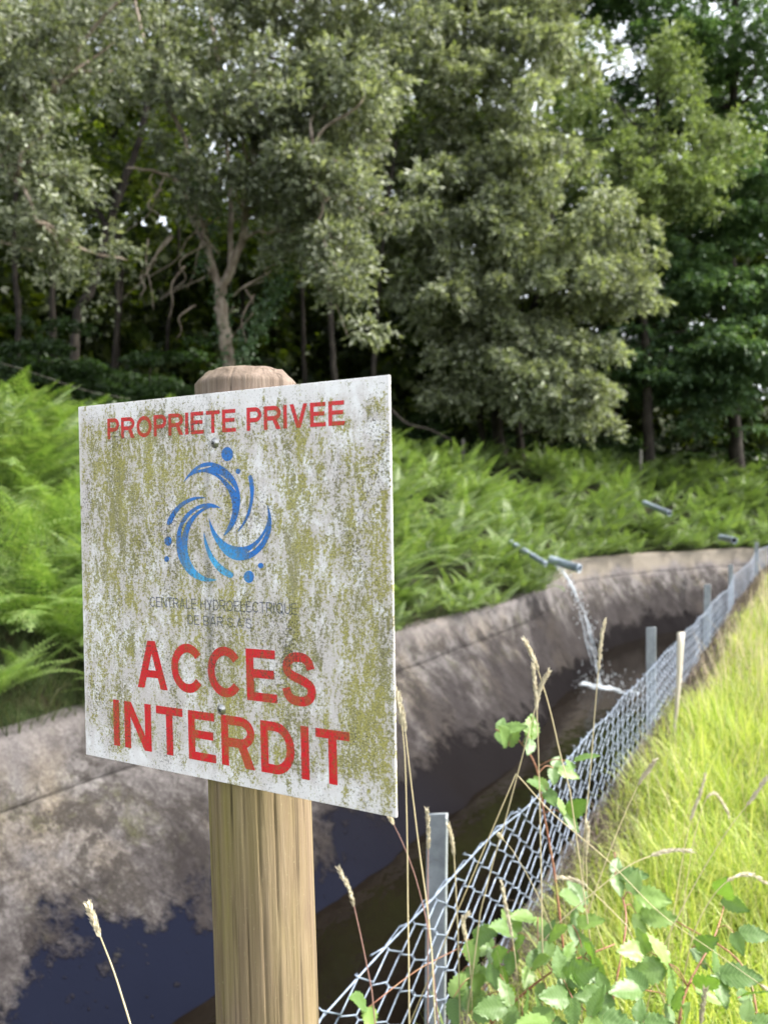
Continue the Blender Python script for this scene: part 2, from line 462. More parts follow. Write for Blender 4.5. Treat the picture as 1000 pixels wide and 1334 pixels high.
# meadow on the near side
jj = np.arange(0, len(NW), 20)
o_ = np.r_[np.linspace(-.03, 4, 30), np.linspace(4.5, 120, 40)]
X = NW[jj, 0][:, None] - NN[jj, 0][:, None] * o_[None]; Yg = NW[jj, 1][:, None] - NN[jj, 1][:, None] * o_[None]
P0 = np.stack([X, Yg, X * 0], -1)
Z = near_z(NW[jj, 1])[:, None] + .05 * fbm(P0, 1.1, 3) * sstep(.2, 1.2, np.broadcast_to(o_[None], X.shape))
V = np.stack([X, Yg, Z], -1)
tag(obj('meadow_ground', mesh_np('meadow_ground', V.reshape(-1, 3), sweep_grid(V)[:, ::-1], smooth=True), M['meadow']), kind='structure')

# canal water
ii = np.arange(0, len(FW), 6)
A = FW[ii] - FN[ii] * (1.35 * (1 - .42 * sstep(9.8, 13.0, FW[ii, 1])))[:, None]
Bp = np.array([NW[np.argmin(((NW - a) ** 2).sum(1))] for a in A]); Bp = Bp + 0
V = np.stack([np.c_[A, np.full(len(A), -1.5)], np.c_[Bp, np.full(len(A), -1.5)]], 1)
tag(obj('canal_water', mesh_np('canal_water', V.reshape(-1, 3), sweep_grid(V)), M['water']), kind='structure')

# ------------------------------------------------------------------ canal walls
WATER_Z = -1.5
fw_sel = (FW[:, 1] > -12)
fw = FW[fw_sel]; fn = FN[fw_sel]
def wall_strip(mbd, prof, rough=.02, zt=far_top):
    prof = np.asarray(prof, float)
    o, zr = prof[:, 0], prof[:, 1]
    o = o[None] * (1 - .42 * sstep(9.8, 13.0, fw[:, 1]))[:, None]
    X = fw[:, 0][:, None] - fn[:, 0][:, None] * o; Y_ = fw[:, 1][:, None] - fn[:, 1][:, None] * o
    top = zt(fw[:, 1])[:, None]
    Zz = top * (1 - np.clip(-zr / 1.5, 0, 1)) + zr
    P = np.stack([X, Y_, Zz], -1)
    nz = fbm(P, 1.7, 5, 3) * rough; nz = nz + .028 * fbm(P, 1.3, 4, 8) * np.clip(1 + zr / .25, 0, 1)[None]
    P[..., 0] -= fn[:, 0][:, None] * nz; P[..., 1] -= fn[:, 1][:, None] * nz; P[..., 2] += nz * .7
    mbd.add(P.reshape(-1, 3), sweep_grid(P))
cw = thing('canal_wall', (-2.0, 6.0, -1.5), 'stained sloping concrete wall on the fern side of the canal', 'wall')
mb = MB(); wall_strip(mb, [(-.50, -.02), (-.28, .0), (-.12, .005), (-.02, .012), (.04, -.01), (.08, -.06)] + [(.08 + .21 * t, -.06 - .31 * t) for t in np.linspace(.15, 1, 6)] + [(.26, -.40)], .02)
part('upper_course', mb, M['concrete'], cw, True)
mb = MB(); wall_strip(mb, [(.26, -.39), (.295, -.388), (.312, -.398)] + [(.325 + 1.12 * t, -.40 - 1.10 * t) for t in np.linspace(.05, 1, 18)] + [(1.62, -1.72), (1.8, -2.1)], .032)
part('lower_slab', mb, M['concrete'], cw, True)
nw_sel = np.where((NW[:, 1] > -12))[0][::4]
nwp, nwn = NW[nw_sel], NN[nw_sel]
cw2 = thing('canal_wall', (0.2, 2.1, -1.5), 'shaded concrete wall of the canal directly below the wire fence', 'wall')
prof = np.array([(-.12, -.03), (.02, -.012), (.10, -.02), (.13, -.07), (.16, -.4), (.19, -.8), (.22, -1.2), (.25, -1.6), (.27, -2.0)])
P = np.zeros((len(nwp), len(prof), 3))
for k, (o, zr) in enumerate(prof):
    P[:, k, 0] = nwp[:, 0] + nwn[:, 0] * o; P[:, k, 1] = nwp[:, 1] + nwn[:, 1] * o
    P[:, k, 2] = near_z(nwp[:, 1]) * max(0, 1 + zr / 1.5) + zr
P += (fbm(P, 3, 3) * .012)[..., None]
mb = MB(); mb.add(P.reshape(-1, 3), sweep_grid(P)); part('slab', mb, M['concrete'], cw2, True)

# ------------------------------------------------------------------ the warning sign
TL, TR, BL, BR = [np.array(p) for p in ((-.3474, .8728, 1.6196), (.0048, .6831, 1.6223), (-.3411, .8792, 1.2222), (.0110, .6895, 1.2249))]
SW, SH = .400, .3975
u = (TR - TL) / np.linalg.norm(TR - TL); v = (TL - BL) / np.linalg.norm(TL - BL)
v = v - (u @ v) * u; v /= np.linalg.norm(v); n = np.cross(u, v)      # n faces the camera
PC = (TL + TR + BL + BR) / 4
def to_panel(px, py):
    """where the sign plane is met by a line of sight: panel coordinates in metres"""
    r = np.array([(px - 500) / F_PX, 1, -(py - 667) / F_PX]); c0 = np.array([0, 0, CAM_Z])
    t = ((PC - c0) @ n) / (r @ n); q = c0 + r * t - PC
    return np.array([q @ u, q @ v])
PR = .0545
def on_axis(px, py):
    r = np.array([(px - 500) / F_PX, 1, -(py - 667) / F_PX]); c0 = np.array([0, 0, CAM_Z]); q0 = PC - n * (PR + .0032)
    return c0 + r * (((q0 - c0) @ n) / (r @ n))
a0, a1 = on_axis(320.5, 490), on_axis(349.5, 1334)
ax = (a0 - a1) / np.linalg.norm(a0 - a1)
top = on_axis(320.4, 486.0)
base = a1 + (a1 - a0) / (a0 - a1)[2] * -0.0
base = top - ax * ((top[2] + .12) / ax[2])
sign = thing('warning_sign', base, 'white square no-entry sign with red lettering on a round wooden post', 'sign')
# post: round timber with a chamfered head and drying cracks
Lp = (top[2] + .12) / ax[2]
NS, rows = 224, np.r_[np.linspace(0, Lp - .016, 110), Lp - .013, Lp - .009, Lp - .005, Lp - .002, Lp]
rad = np.r_[np.full(110, PR), PR, PR - .0035, PR - .008, PR - .0105, PR - .0135]
th = np.linspace(0, 2 * np.pi, NS, endpoint=False)
xa = u - (u @ ax) * ax; xa /= np.linalg.norm(xa); ya = np.cross(ax, xa)
PM = Matrix(((xa[0], ya[0], ax[0], 0), (xa[1], ya[1], ax[1], 0), (xa[2], ya[2], ax[2], 0), (0, 0, 0, 1)))
TH, RW = np.meshgrid(th, rows)
RD = np.repeat(rad[:, None], NS, 1)
RD = RD + .0007 * fbm(np.stack([np.cos(TH) * 3, np.sin(TH) * 3, RW * .8], -1), 1.5, 4) 
front = -math.pi / 2                                               # -ya side faces the camera
for ang, za, zb, dep, wd in ((-.33, 0, 9, .004, .011), (.10, 0, Lp - .30, .003, .010), (.33, 0, Lp - .22, .0025, .010), (-.62, .4, Lp - .45, .002, .010), (.62, .2, Lp - .36, .002, .010),
                             (-.85, 0, 9, .0018, .010), (.9, 0, 9, .0022, .010), (.21, Lp - .5, Lp - .27, .0015, .009), (.36, Lp - .15, 9, .0045, .011), (-.24, Lp - .10, 9, .0025, .009)):
    a_ = front + ang + .02 * np.sin(RW * 7 + ang * 20) + .012 * np.sin(RW * 23 + ang * 11)
    dd = np.abs((TH - a_ + np.pi) % (2 * np.pi) - np.pi)
    m_ = np.exp(-(dd / wd) ** 2) * sstep(za - .03, za + .05, RW) * (1 - sstep(zb - .05, zb + .03, RW))
    RD = RD - dep * m_
V = np.stack([np.cos(TH) * RD, np.sin(TH) * RD, RW + .0015 * np.where(RW > Lp - .001, vnoise(np.stack([np.cos(TH), np.sin(TH), RW * 0], -1), 3), 0)], -1)
i_ = np.arange(len(rows) - 1)[:, None] * NS; j_ = np.arange(NS)[None]; k_ = (j_ + 1) % NS
Q = np.stack([i_ + j_, i_ + k_, i_ + NS + k_, i_ + NS + j_], -1).reshape(-1, 4)
VV = np.vstack([V.reshape(-1, 3), [[0, 0, Lp + .0005]]])
last = (len(rows) - 1) * NS
T3 = np.stack([last + np.arange(NS), last + (np.arange(NS) + 1) % NS, np.full(NS, len(VV) - 1)], -1)
post = obj('post', mesh_np('post', VV, Q, T3, smooth=True), M['timber'], sign)
post.matrix_local = PM
post['label'] = 'round weathered timber post with cracks and green algae'

PMX = Matrix(((u[0], v[0], n[0], PC[0] - base[0]), (u[1], v[1], n[1], PC[1] - base[1]), (u[2], v[2], n[2], PC[2] - base[2]), (0, 0, 0, 1)))
bm = bmesh.new(); bmesh.ops.create_cube(bm, size=1); bmesh.ops.scale(bm, vec=(SW, SH, .003), verts=bm.verts); bmesh.ops.translate(bm, vec=(0, 0, -.0015), verts=bm.verts)
bmesh.ops.bevel(bm, geom=bm.edges[:], offset=.0006, segments=2, affect='EDGES')
me = bpy.data.meshes.new('panel'); bm.to_mesh(me); bm.free()
panel = obj('panel', me, None, sign); panel.matrix_local = PMX

def panel_paint(name, base_col, base_col2=None, wear=.5):
    """printed colour under the same growth of algae and lichen, which lies in the panel's own coordinates"""
    b = NB(name); b.co.object = panel
    oc = b.co.outputs['Object']
    x, y, zz = b.sep(oc)
    col = base_col
    if base_col2 is not None:
        dd = b.n('ShaderNodeVectorMath', operation='DISTANCE'); b.link(oc, dd.inputs[0]); dd.inputs[1].default_value = (-.008, .012, 0)
        col = b.mix(b.ramp(dd.outputs['Value'], [(.012, 1), (.055, 0)]), base_col, base_col2)
    # edge distance: rims stay cleaner
    ex = b.math('SUBTRACT', SW / 2, b.math('ABSOLUTE', x)); eyt = b.math('SUBTRACT', SH / 2, y); eyb = b.math('ADD', SH / 2, y)
    clean = b.math('MULTIPLY', b.ramp(b.math('ADD', b.math('MULTIPLY', eyt, 10.0), b.math('MULTIPLY', b.math('SUBTRACT', b.noise(28, 4, .6, b.mapping((1, .35, 1), oc)), .5), .9)), [(.04, .15), (.38, 1)]),
                   b.ramp(b.math('ADD', b.math('MULTIPLY', eyb, 10.0), b.math('MULTIPLY', b.math('SUBTRACT', b.noise(25, 4, .6, oc), .5), 1.0)), [(.0, .2), (.34, 1)]))
    clean = b.math('MULTIPLY', clean, b.ramp(b.math('MULTIPLY', ex, 10.0), [(.005, .5), (.06, 1)]))
    white = min(base_col) > .6
    # beige-mauve dirt film, worn through in white patches
    film = b.noise(42, 8, .8, b.mapping((1, .6, 1), oc, (4, 7, 0)), .2); soft = b.noise(9, 4, .6, b.mapping((1, .5, 1), oc, (1, 1, 0)))
    film = b.math('MULTIPLY', b.ramp(b.math('ADD', film, b.math('MULTIPLY', b.math('SUBTRACT', soft, .5), .5)), [(.37, .05), (.51, .88)]), b.ramp(clean, [(0, .25), (.8, 1)]))
    c = b.mix(b.math('MULTIPLY', film, .9 if white else .02), col, (.53, .475, .46))
    # algae: patches of every size, gathered into vertical runs
    run = b.noise(17, 4, .6, b.mapping((1, .13, 1), oc), .6); blot = b.noise(9, 5, .7, b.mapping((1, .55, 1), oc, (3, 1, 0)))
    f_ = b.noise(92, 8, .86, b.mapping((1, .40, 1), oc), .15); grain = b.noise(300, 3, .8, oc); grain2 = b.noise(640, 2, .7, oc)
    cb = b.math('ABSOLUTE', b.math('ADD', x, -.022)); bandv = b.ramp(cb, [(.008, .045), (.026, 0)])
    lv = b.math('ADD', f_, b.math('MULTIPLY', b.math('SUBTRACT', run, .5), .36))
    lv = b.math('ADD', lv, b.math('MULTIPLY', b.math('SUBTRACT', blot, .5), .20))
    lv = b.math('ADD', lv, b.math('MULTIPLY', b.math('SUBTRACT', grain, .5), .60))
    lv = b.math('ADD', b.math('ADD', lv, bandv), b.math('MULTIPLY', b.math('SUBTRACT', clean, 1.0), .13))
    alg = b.ramp(lv, [(.472, 0), (.545, wear + .28)])
    acol = b.ramp(b.noise(26, 5, .7, b.mapping((1, .3, 1), oc, (5, 0, 0))), [(.30, (.13, .12, .045)), (.43, (.26, .245, .06)), (.54, (.38, .35, .05)), (.64, (.31, .29, .10)), (.76, (.20, .18, .09))])
    if not white:
        acol = b.mix(.55, acol, (.13, .035, .015) if base_col[0] > .3 else (.04, .08, .11))
    acol = b.mix(b.ramp(grain2, [(.40, .7), (.52, 0)]), acol, (.05, .047, .015))
    c = b.mix(alg, c, acol)
    # black specks
    sp = b.ramp(b.math('ADD', b.noise(430, 3, .7, oc), b.math('MULTIPLY', b.math('SUBTRACT', b.noise(20, 4, .65, b.mapping((1, .5, 1), oc, (1, 2, 0))), .5), .55)), [(.33, .95), (.42, 0)])
    sp = b.math('MULTIPLY', sp, b.ramp(clean, [(0, .35), (.6, 1)]))
    c = b.mix(b.math('MULTIPLY', sp, .85), c, (.05, .047, .035))
    # soot-dark drips below the two screws and down the post line
    dx = b.math('ABSOLUTE', b.math('ADD', x, .0125)); drip = b.math('MULTIPLY', b.ramp(dx, [(.002, 1), (.0055, 0)]), b.ramp(b.noise(30, 4, .7, b.mapping((1, .4, 1), oc)), [(.40, 0), (.56, .7)]))
    c = b.mix(drip, c, (.10, .10, .075))
    # pale flecks of bare paint and lichen
    fl = b.ramp(b.math('ADD', b.noise(520, 2, .6, b.mapping((1, 1, 1), oc, (9, 9, 0))), b.math('MULTIPLY', b.math('SUBTRACT', b.noise(24, 3, .6, oc), .5), .3)), [(.60, 0), (.68, .7)])
    c = b.mix(b.math('MULTIPLY', fl, .75 if min(base_col) > .6 else .05), c, (.80, .79, .80))
    b.set(col=c, spec=.4)
    b.link(b.ramp(alg, [(0, .38), (.6, .85)]), b.p.inputs['Roughness'])
    b.bump(b.math('ADD', b.math('MULTIPLY', alg, .6), b.math('MULTIPLY', sp, .3)), .35, .0012)
    return b.m
M['panel'] = panel_paint('panel_white', (.84, .835, .85), None, .62)
M['red'] = panel_paint('lettering_red', (.60, .012, .020), None, .20)
M['blue'] = panel_paint('logo_blue', (.012, .165, .55), (.07, .46, .82), .24)
M['ink'] = panel_paint('lettering_grey', (.07, .085, .15), None, .22)
panel.data.materials.append(M['panel'])
panel['label'] = 'flat white panel speckled with green algae'

ZS = [.00025]
def ribbon(P, w_):
    P = np.asarray(P, float); closed = np.allclose(P[0], P[-1])
    T = np.gradient(P, axis=0)
    if closed:
        T[0] = T[-1] = P[1] - P[-2]
    T /= np.linalg.norm(T, axis=1, keepdims=True) + 1e-12
    N_ = np.stack([-T[:, 1], T[:, 0]], 1)
    return P + N_ * w_ / 2, P - N_ * w_ / 2

def glyph(ch, W_, w_, H=1.0):
    """strokes of a plain grotesque capital: ('r', centre line) or ('q', four corners)"""
    S = []
    def B_(pts): return [(w_ / 2 + x_ * (W_ - w_), w_ / 2 + y_ * (H - w_)) for x_, y_ in pts]
    def arc(cx, cy, rx, ry, a_, b_, m_=18): return [(cx + rx * math.cos(R(t)), cy + ry * math.sin(R(t))) for t in np.linspace(a_, b_, m_)]
    def stem(x0): S.append(('q', [(x0, 0), (x0 + w_, 0), (x0 + w_, H), (x0, H)]))
    def bar(y0, x0, x1, hh=w_ * .92): S.append(('q', [(x0, y0), (x1, y0), (x1, y0 + hh), (x0, y0 + hh)]))
    wd = w_ * 1.08
    if ch == 'I': stem(0)
    elif ch in 'EFL':
        stem(0)
        if ch != 'F': bar(0, w_ * .98, W_)
        if ch in 'EF': bar(H - w_ * .92, w_ * .98, W_ * .97); bar(H * .53 - w_ * .46, w_ * .98, W_ * .92)
    elif ch == 'T': bar(H - w_ * .92, 0, W_); S.append(('q', [(W_ / 2 - w_ / 2, 0), (W_ / 2 + w_ / 2, 0), (W_ / 2 + w_ / 2, H - w_ * .9), (W_ / 2 - w_ / 2, H - w_ * .9)]))
    elif ch == 'H': stem(0); stem(W_ - w_); bar(H * .54 - w_ * .46, w_ * .98, W_ - w_ * .98)
    elif ch == 'N': stem(0); stem(W_ - w_); S.append(('q', [(w_ * .0, H), (wd * 1.05, H), (W_, 0), (W_ - wd * 1.05, 0)]))
    elif ch == 'A':
        S.append(('q', [(0, 0), (wd, 0), (W_ / 2 + wd * .42, H), (W_ / 2 - wd * .55, H)])); S.append(('q', [(W_, 0), (W_ - wd, 0), (W_ / 2 - wd * .42, H), (W_ / 2 + wd * .55, H)])); bar(H * .23, W_ * .24, W_ * .76, w_ * .85)
    elif ch == 'V':
        S.append(('q', [(0, H), (wd, H), (W_ / 2 + wd * .42, 0), (W_ / 2 - wd * .5, 0)])); S.append(('q', [(W_, H), (W_ - wd, H), (W_ / 2 - wd * .42, 0), (W_ / 2 + wd * .5, 0)]))
    elif ch == 'Y':
        S.append(('q', [(0, H), (wd, H), (W_ / 2 + wd * .45, H * .42), (W_ / 2 - wd * .45, H * .42)])); S.append(('q', [(W_, H), (W_ - wd, H), (W_ / 2 - wd * .45, H * .42), (W_ / 2 + wd * .45, H * .42)])); S.append(('q', [(W_ / 2 - w_ / 2, 0), (W_ / 2 + w_ / 2, 0), (W_ / 2 + w_ / 2, H * .46), (W_ / 2 - w_ / 2, H * .46)]))
    elif ch in 'PRB':
        stem(0); yb = .44 if ch == 'P' else .47; rr = (1 - yb) / 2
        kx = .62
        S.append(('r', B_([(.02, 1), (.3, 1), (kx, 1)] + arc(kx, 1 - rr, 1 - kx, rr, 80, -80, 13) + [(kx, yb), (.3, yb), (.02, yb)])))
        if ch == 'R': S.append(('q', [(W_ * .44, H * yb + w_ * .4), (W_ * .44 + wd * 1.1, H * yb + w_ * .4), (W_, 0), (W_ - wd * 1.2, 0)]))
        if ch == 'B': S.append(('r', B_([(.02, 0), (.3, 0), (kx, 0)] + arc(kx, yb / 2, 1 - kx, yb / 2, -80, 80, 13) + [(kx, yb), (.3, yb), (.02, yb)])))
    elif ch == 'D':
        stem(0); S.append(('r', B_([(.02, 1), (.25, 1), (.42, 1)] + arc(.42, .5, .58, .5, 82, -82, 19) + [(.42, 0), (.25, 0), (.02, 0)])))
    elif ch == 'U': S.append(('r', B_([(0, 1.0 + w_ / 2), (0, .6), (0, .4)] + arc(.5, .36, .5, .36, 185, 355, 15) + [(1, .4), (1, .6), (1, 1.0 + w_ / 2)])))
    elif ch in 'OQ':
        S.append(('r', B_(arc(.5, .5, .5, .5, 0, 360, 41))))
        if ch == 'Q': S.append(('q', [(W_ * .58, H * .27), (W_ * .68, H * .33), (W_ * 1.02, -.04), (W_ * .92, -.08)]))
    elif ch == 'C': S.append(('r', B_(arc(.53, .5, .53, .5, 38, 322, 33))))
    elif ch == 'S':
        pts = [(.96, .74), (.88, .90), (.70, .985), (.5, 1), (.28, .98), (.10, .88), (.05, .745), (.12, .63), (.30, .56), (.5, .51), (.72, .45), (.92, .36), (.98, .235), (.90, .09), (.70, .01), (.5, 0), (.26, .02), (.08, .12), (.01, .28)]
        S.append(('r', [tuple(p) for p in smooth_path(B_(pts), 3)]))
    elif ch == '.': S.append(('q', [(0, 0), (w_, 0), (w_, w_), (0, w_)]))
    return S
ADV = {'I': .20, 'E': .78, 'F': .74, 'L': .72, 'T': .80, 'H': .85, 'N': .85, 'A': .92, 'V': .90, 'Y': .86, 'P': .80, 'R': .90, 'B': .84, 'D': .86, 'U': .84, 'O': .98, 'Q': .98, 'C': .92, 'S': .84, '.': .14}

def lettering(text, quad, mat, wt, gap, name='letter'):
    """letters of one line set in a box whose four corners (TL, TR, BR, BL) are given"""
    tl, tr, br, bl = [to_panel(*q) for q in quad]
    H = (np.linalg.norm(tl - bl) + np.linalg.norm(tr - br)) / 2
    Wd = (np.linalg.norm(tr - tl) + np.linalg.norm(br - bl)) / 2
    ex = (tr - tl + br - bl); ex /= np.linalg.norm(ex); ey = np.array([-ex[1], ex[0]])
    o = (bl + tl) / 2 - ey * H / 2
    widths = [(.34 if c == ' ' else max(ADV[c], wt)) for c in text]
    tot = sum(widths) + gap * (len(text) - 1)
    kx = Wd / (tot * H)
    pen = 0.0
    for c, wg in zip(text, widths):
        if c != ' ':
            mb = MB(); zl = ZS[0]
            Wg = max(wg * kx, wt)
            for typ, pts in glyph(c, Wg, wt):
                zl += .00003
                if typ == 'q':
                    loc = [o + ex * ((pen + x_) * H) + ey * (y_ * H) for x_, y_ in pts]
                    mb.add([(p[0], p[1], zl) for p in loc], [[0, 1, 2, 3]])
                else:
                    L_, R_ = ribbon(pts, wt)
                    pts3 = []
                    for a_, b_ in zip(L_, R_):
                        for q_ in (a_, b_):
                            p = o + ex * ((pen + q_[0]) * H) + ey * (q_[1] * H); pts3.append((p[0], p[1], zl))
                    m_ = len(L_)
                    mb.add(pts3, [[2 * k, 2 * k + 1, 2 * k + 3, 2 * k + 2] for k in range(m_ - 1)])
            Vv, Qq, _ = mb.data()
            me = mesh_np(name, Vv, Qq)
            bmx = bmesh.new(); bmx.from_mesh(me)
            for f_ in bmx.faces:
                f_.normal_update()
                if f_.normal.z < 0: f_.normal_flip()
            bmx.to_mesh(me); bmx.free()
            obj(name, me, mat, panel)
            Wadv = Wg
        else: Wadv = wg * kx
        pen += Wadv + gap * kx

lettering('PROPRIETE PRIVEE', [(140, 545.5), (449, 521.5), (449, 553.5), (141, 572.5)], M['red'], .185, .13)
lettering('ACCES', [(179, 834), (412, 851), (412, 923), (179, 894)], M['red'], .18, .13)
lettering('INTERDIT', [(148, 912), (456, 953), (456, 1027), (149, 969.5)], M['red'], .18, .16)
lettering('CENTRALE HYDROELECTRIQUE', [(195.5, 777.5), (387, 786), (387, 801), (196, 790)], M['ink'], .085, .17, 'small_letter')
lettering('DE BAR S.A.S', [(245, 801), (328, 806), (328, 819), (245, 813)], M['ink'], .085, .17, 'small_letter')

def lp(q): return to_panel(200 + q[0] / 5.556, 560 + q[1] / 5.556)
def flat_shape(name, pts, mat, z, closed_smooth=True):
    P2 = [lp(q) for q in pts]
    if closed_smooth:
        P2 = smooth_path(np.array(P2), 4)
    V3 = [Vector((p[0], p[1], 0)) for p in P2]
    tr_ = tessellate_polygon([V3])
    me = mesh_np(name, np.array([(p[0], p[1], z) for p in P2]), None, np.array(tr_))
    bmx = bmesh.new(); bmx.from_mesh(me)
    for f_ in bmx.faces:
        f_.normal_update()
        if f_.normal.z < 0: f_.normal_flip()
    bmx.to_mesh(me); bmx.free()
    return obj(name, me, mat, panel)
swooshes = [
    [(213, 388), (235, 350), (258, 318), (300, 275), (355, 243), (410, 234), (470, 248), (530, 285), (580, 340), (612, 405), (628, 480), (625, 560), (605, 640), (578, 700), (545, 738), (508, 768), (540, 700), (562, 640), (573, 580), (566, 510), (546, 450), (510, 395), (470, 350), (430, 325), (370, 306), (320, 312), (272, 332), (240, 358)],
    [(490, 566), (440, 538), (390, 531), (330, 545), (270, 580), (220, 630), (190, 690), (170, 760), (168, 830), (180, 910), (210, 980), (250, 1035), (300, 1073), (360, 1094), (420, 1096), (458, 1084), (400, 1072), (350, 1050), (305, 1010), (270, 950), (250, 880), (248, 810), (258, 740), (280, 680), (320, 622), (370, 582), (415, 563)],
    [(402, 635), (415, 720), (440, 785), (480, 852), (530, 910), (590, 940), (650, 943), (710, 925), (765, 885), (812, 828), (845, 750), (855, 680), (846, 600), (825, 540), (830, 600), (825, 660), (803, 720), (760, 783), (710, 825), (660, 845), (610, 845), (550, 830), (500, 795), (455, 745), (425, 690)],
    [(118, 690), (99, 680), (112, 635), (160, 565), (220, 515), (290, 488), (340, 484), (382, 492), (330, 499), (270, 518), (210, 558), (165, 612), (134, 672)],
    [(368, 735), (385, 800), (420, 885), (460, 945), (510, 992), (572, 1032), (580, 1052), (564, 1071), (540, 1065), (480, 1030), (430, 970), (395, 905), (372, 825), (365, 765)],
    [(688, 335), (712, 330), (728, 400), (727, 470), (714, 550), (692, 622), (660, 682), (612, 738), (653, 665), (680, 600), (697, 530), (702, 460), (696, 390)]]
for k, sh in enumerate(swooshes): flat_shape('logo_stroke', sh, M['blue'], .00030 + k * .00003)
slits = [[(318, 290), (350, 272), (412, 262), (412, 268), (360, 284)], [(470, 318), (520, 345), (570, 395), (600, 445), (560, 398), (510, 352)],
         [(203, 790), (206, 735), (228, 675), (268, 620), (320, 578), (372, 560), (325, 588), (275, 632), (238, 685), (216, 745)], [(676, 888), (720, 860), (770, 812), (818, 738), (785, 806), (738, 858), (700, 886)]]
for k, sh in enumerate(slits): flat_shape('logo_gap', sh, M['panel'], .00052 + k * .00003)
for k, (cx_, cy_, rx_, ry_) in enumerate([(535, 175, 42, 51), (613, 300, 17, 19), (108, 805, 26, 34), (98, 935, 17, 21), (777, 982, 20, 20), (692, 1063, 37, 44)]):
    flat_shape('logo_dot', [(cx_ + rx_ * math.cos(t), cy_ + ry_ * math.sin(t)) for t in np.linspace(0, 2 * np.pi, 24, endpoint=False)], M['blue'], .0003, False)
for sx_, sy_ in ((280.5, 577), (289, 924)):
    p = to_panel(sx_, sy_)
    mb = MB(); rr = .0039
    prof = [(rr * 1.35, 0), (rr * 1.35, .0006), (rr, .0008), (rr * .92, .0019), (rr * .6, .0028), (rr * .25, .0031)]
    ths = np.linspace(0, 2 * np.pi, 20, endpoint=False)
    Vv = np.array([[(p[0] + a_ * math.cos(t), p[1] + a_ * math.sin(t), h_ + .0002) for t in ths] for a_, h_ in prof])
    m_ = len(ths); i_ = np.arange(len(prof) - 1)[:, None] * m_; j_ = np.arange(m_)[None]; k_ = (j_ + 1) % m_
    mb.add(Vv.reshape(-1, 3), np.stack([i_ + j_, i_ + k_, i_ + m_ + k_, i_ + m_ + j_], -1).reshape(-1, 4))
    mb.T.append(np.array([[len(prof) * m_ - m_, len(prof) * m_ - m_ + k, len(prof) * m_ - m_ + k + 1] for k in range(1, m_ - 1)]))
    obj('screw', mb.mesh('screw', smooth=True), M['screw'], panel)
    mb = MB()
    for a_ in (.5, .5 + math.pi / 2):
        mb.box(Matrix.Translation((p[0], p[1], .0032)) @ Matrix.Rotation(a_, 4, 'Z'), .0036, .0009, .0006 + a_ * .0001)
    obj('screw_slot', mb.mesh('screw_slot'), M['slot'], panel)

# ------------------------------------------------------------------ chain-link fence
fence = thing('wire_fence', (NW[np.argmin(abs(NW[:, 1] - 2.1))][0], 2.1, 0), 'low galvanised chain-link fence running along the canal edge', 'fence')
s0 = int(np.argmin(abs(NW[:, 1] - 1.0)))
FP = NW[s0:]; FNn = NN[s0:]
FL = np.r_[0, np.cumsum(np.linalg.norm(np.diff(FP, axis=0), axis=1))]
FENCE_OFF = .015
def fpt(s, zz, dep=0.0):
    """point on the fence: run s along it, height zz above its foot, dep towards the canal"""
    s = np.asarray(s, float)
    x = np.interp(s, FL, FP[:, 0]); y = np.interp(s, FL, FP[:, 1]); nx = np.interp(s, FL, FNn[:, 0]); ny = np.interp(s, FL, FNn[:, 1])
    bow = .012 * np.sin(s * 2.1 + 1) * np.clip(zz / .25, 0, 1) + .005 * np.sin(s * 5.3)
    dd = FENCE_OFF + dep + bow
    return np.stack([x + nx * dd, y + ny * dd, near_z(y) + zz], -1)
post_Y = [2.085, 5.15, 8.2, 11.3, 14.2, 17.0]
post_s = [float(np.interp(y, FP[:, 1], FL)) for y in post_Y]
def top_h(s):
    s = np.asarray(s, float); h = np.full(s.shape, .5)
    for a_, b_ in zip([-1.1] + post_s, post_s + [post_s[-1] + 4]):
        t = np.clip((s - a_) / (b_ - a_), 0, 1); h = h - .03 * 4 * t * (1 - t) * ((s >= a_) & (s < b_))
    return h + .006 * np.sin(s * 9)
# posts: angle-section steel
post_tops = [.665, .72, .72, .68, .66, .66]
for k, (s_, ht) in enumerate(zip(post_s, post_tops)):
    p0 = fpt(s_, 0.0, .035)
    i = int(np.searchsorted(FL, s_)); tx = FP[min(i + 2, len(FP) - 1)] - FP[i - 2]; tx /= np.linalg.norm(tx)
    nx = FNn[i]; lean = np.array([[.012, .01], [.0, .0], [.02, 0], [0, .01], [0, 0], [0, 0]][k])
    mb = MB()
    # L-section facing the meadow: one flange square to the view, one along the canal
    wdt, tk = .058, .005
    fa = np.array([.985, -.17, 0]); fb = np.array([.17, .985, 0])
    L2 = [(0, 0), (wdt - tk, 0), (wdt - tk, -.03), (wdt, -.03), (wdt, tk), (0, tk)]
    rings = []
    for zz in (-.5, -.1, .2, .45, ht - .004, ht):
        rings.append([p0 + fa * (x_ - wdt / 2) + fb * y_ + np.array([lean[0] * zz, lean[1] * zz, zz + (.006 * x_ / wdt if zz > ht - .005 else 0)]) for x_, y_ in L2])
    Rr = np.array(rings); m_ = 6; i_ = np.arange(len(rings) - 1)[:, None] * m_; j_ = np.arange(m_)[None]; k_ = (j_ + 1) % m_
    o0 = (len(rings) - 1) * m_
    mb.add(Rr.reshape(-1, 3), np.vstack([np.stack([i_ + j_, i_ + k_, i_ + m_ + k_, i_ + m_ + j_], -1).reshape(-1, 4), [[o0, o0 + 1, o0 + 4, o0 + 5], [o0 + 1, o0 + 2, o0 + 3, o0 + 4]]]))
    part('post', mb, M['steel'], fence)
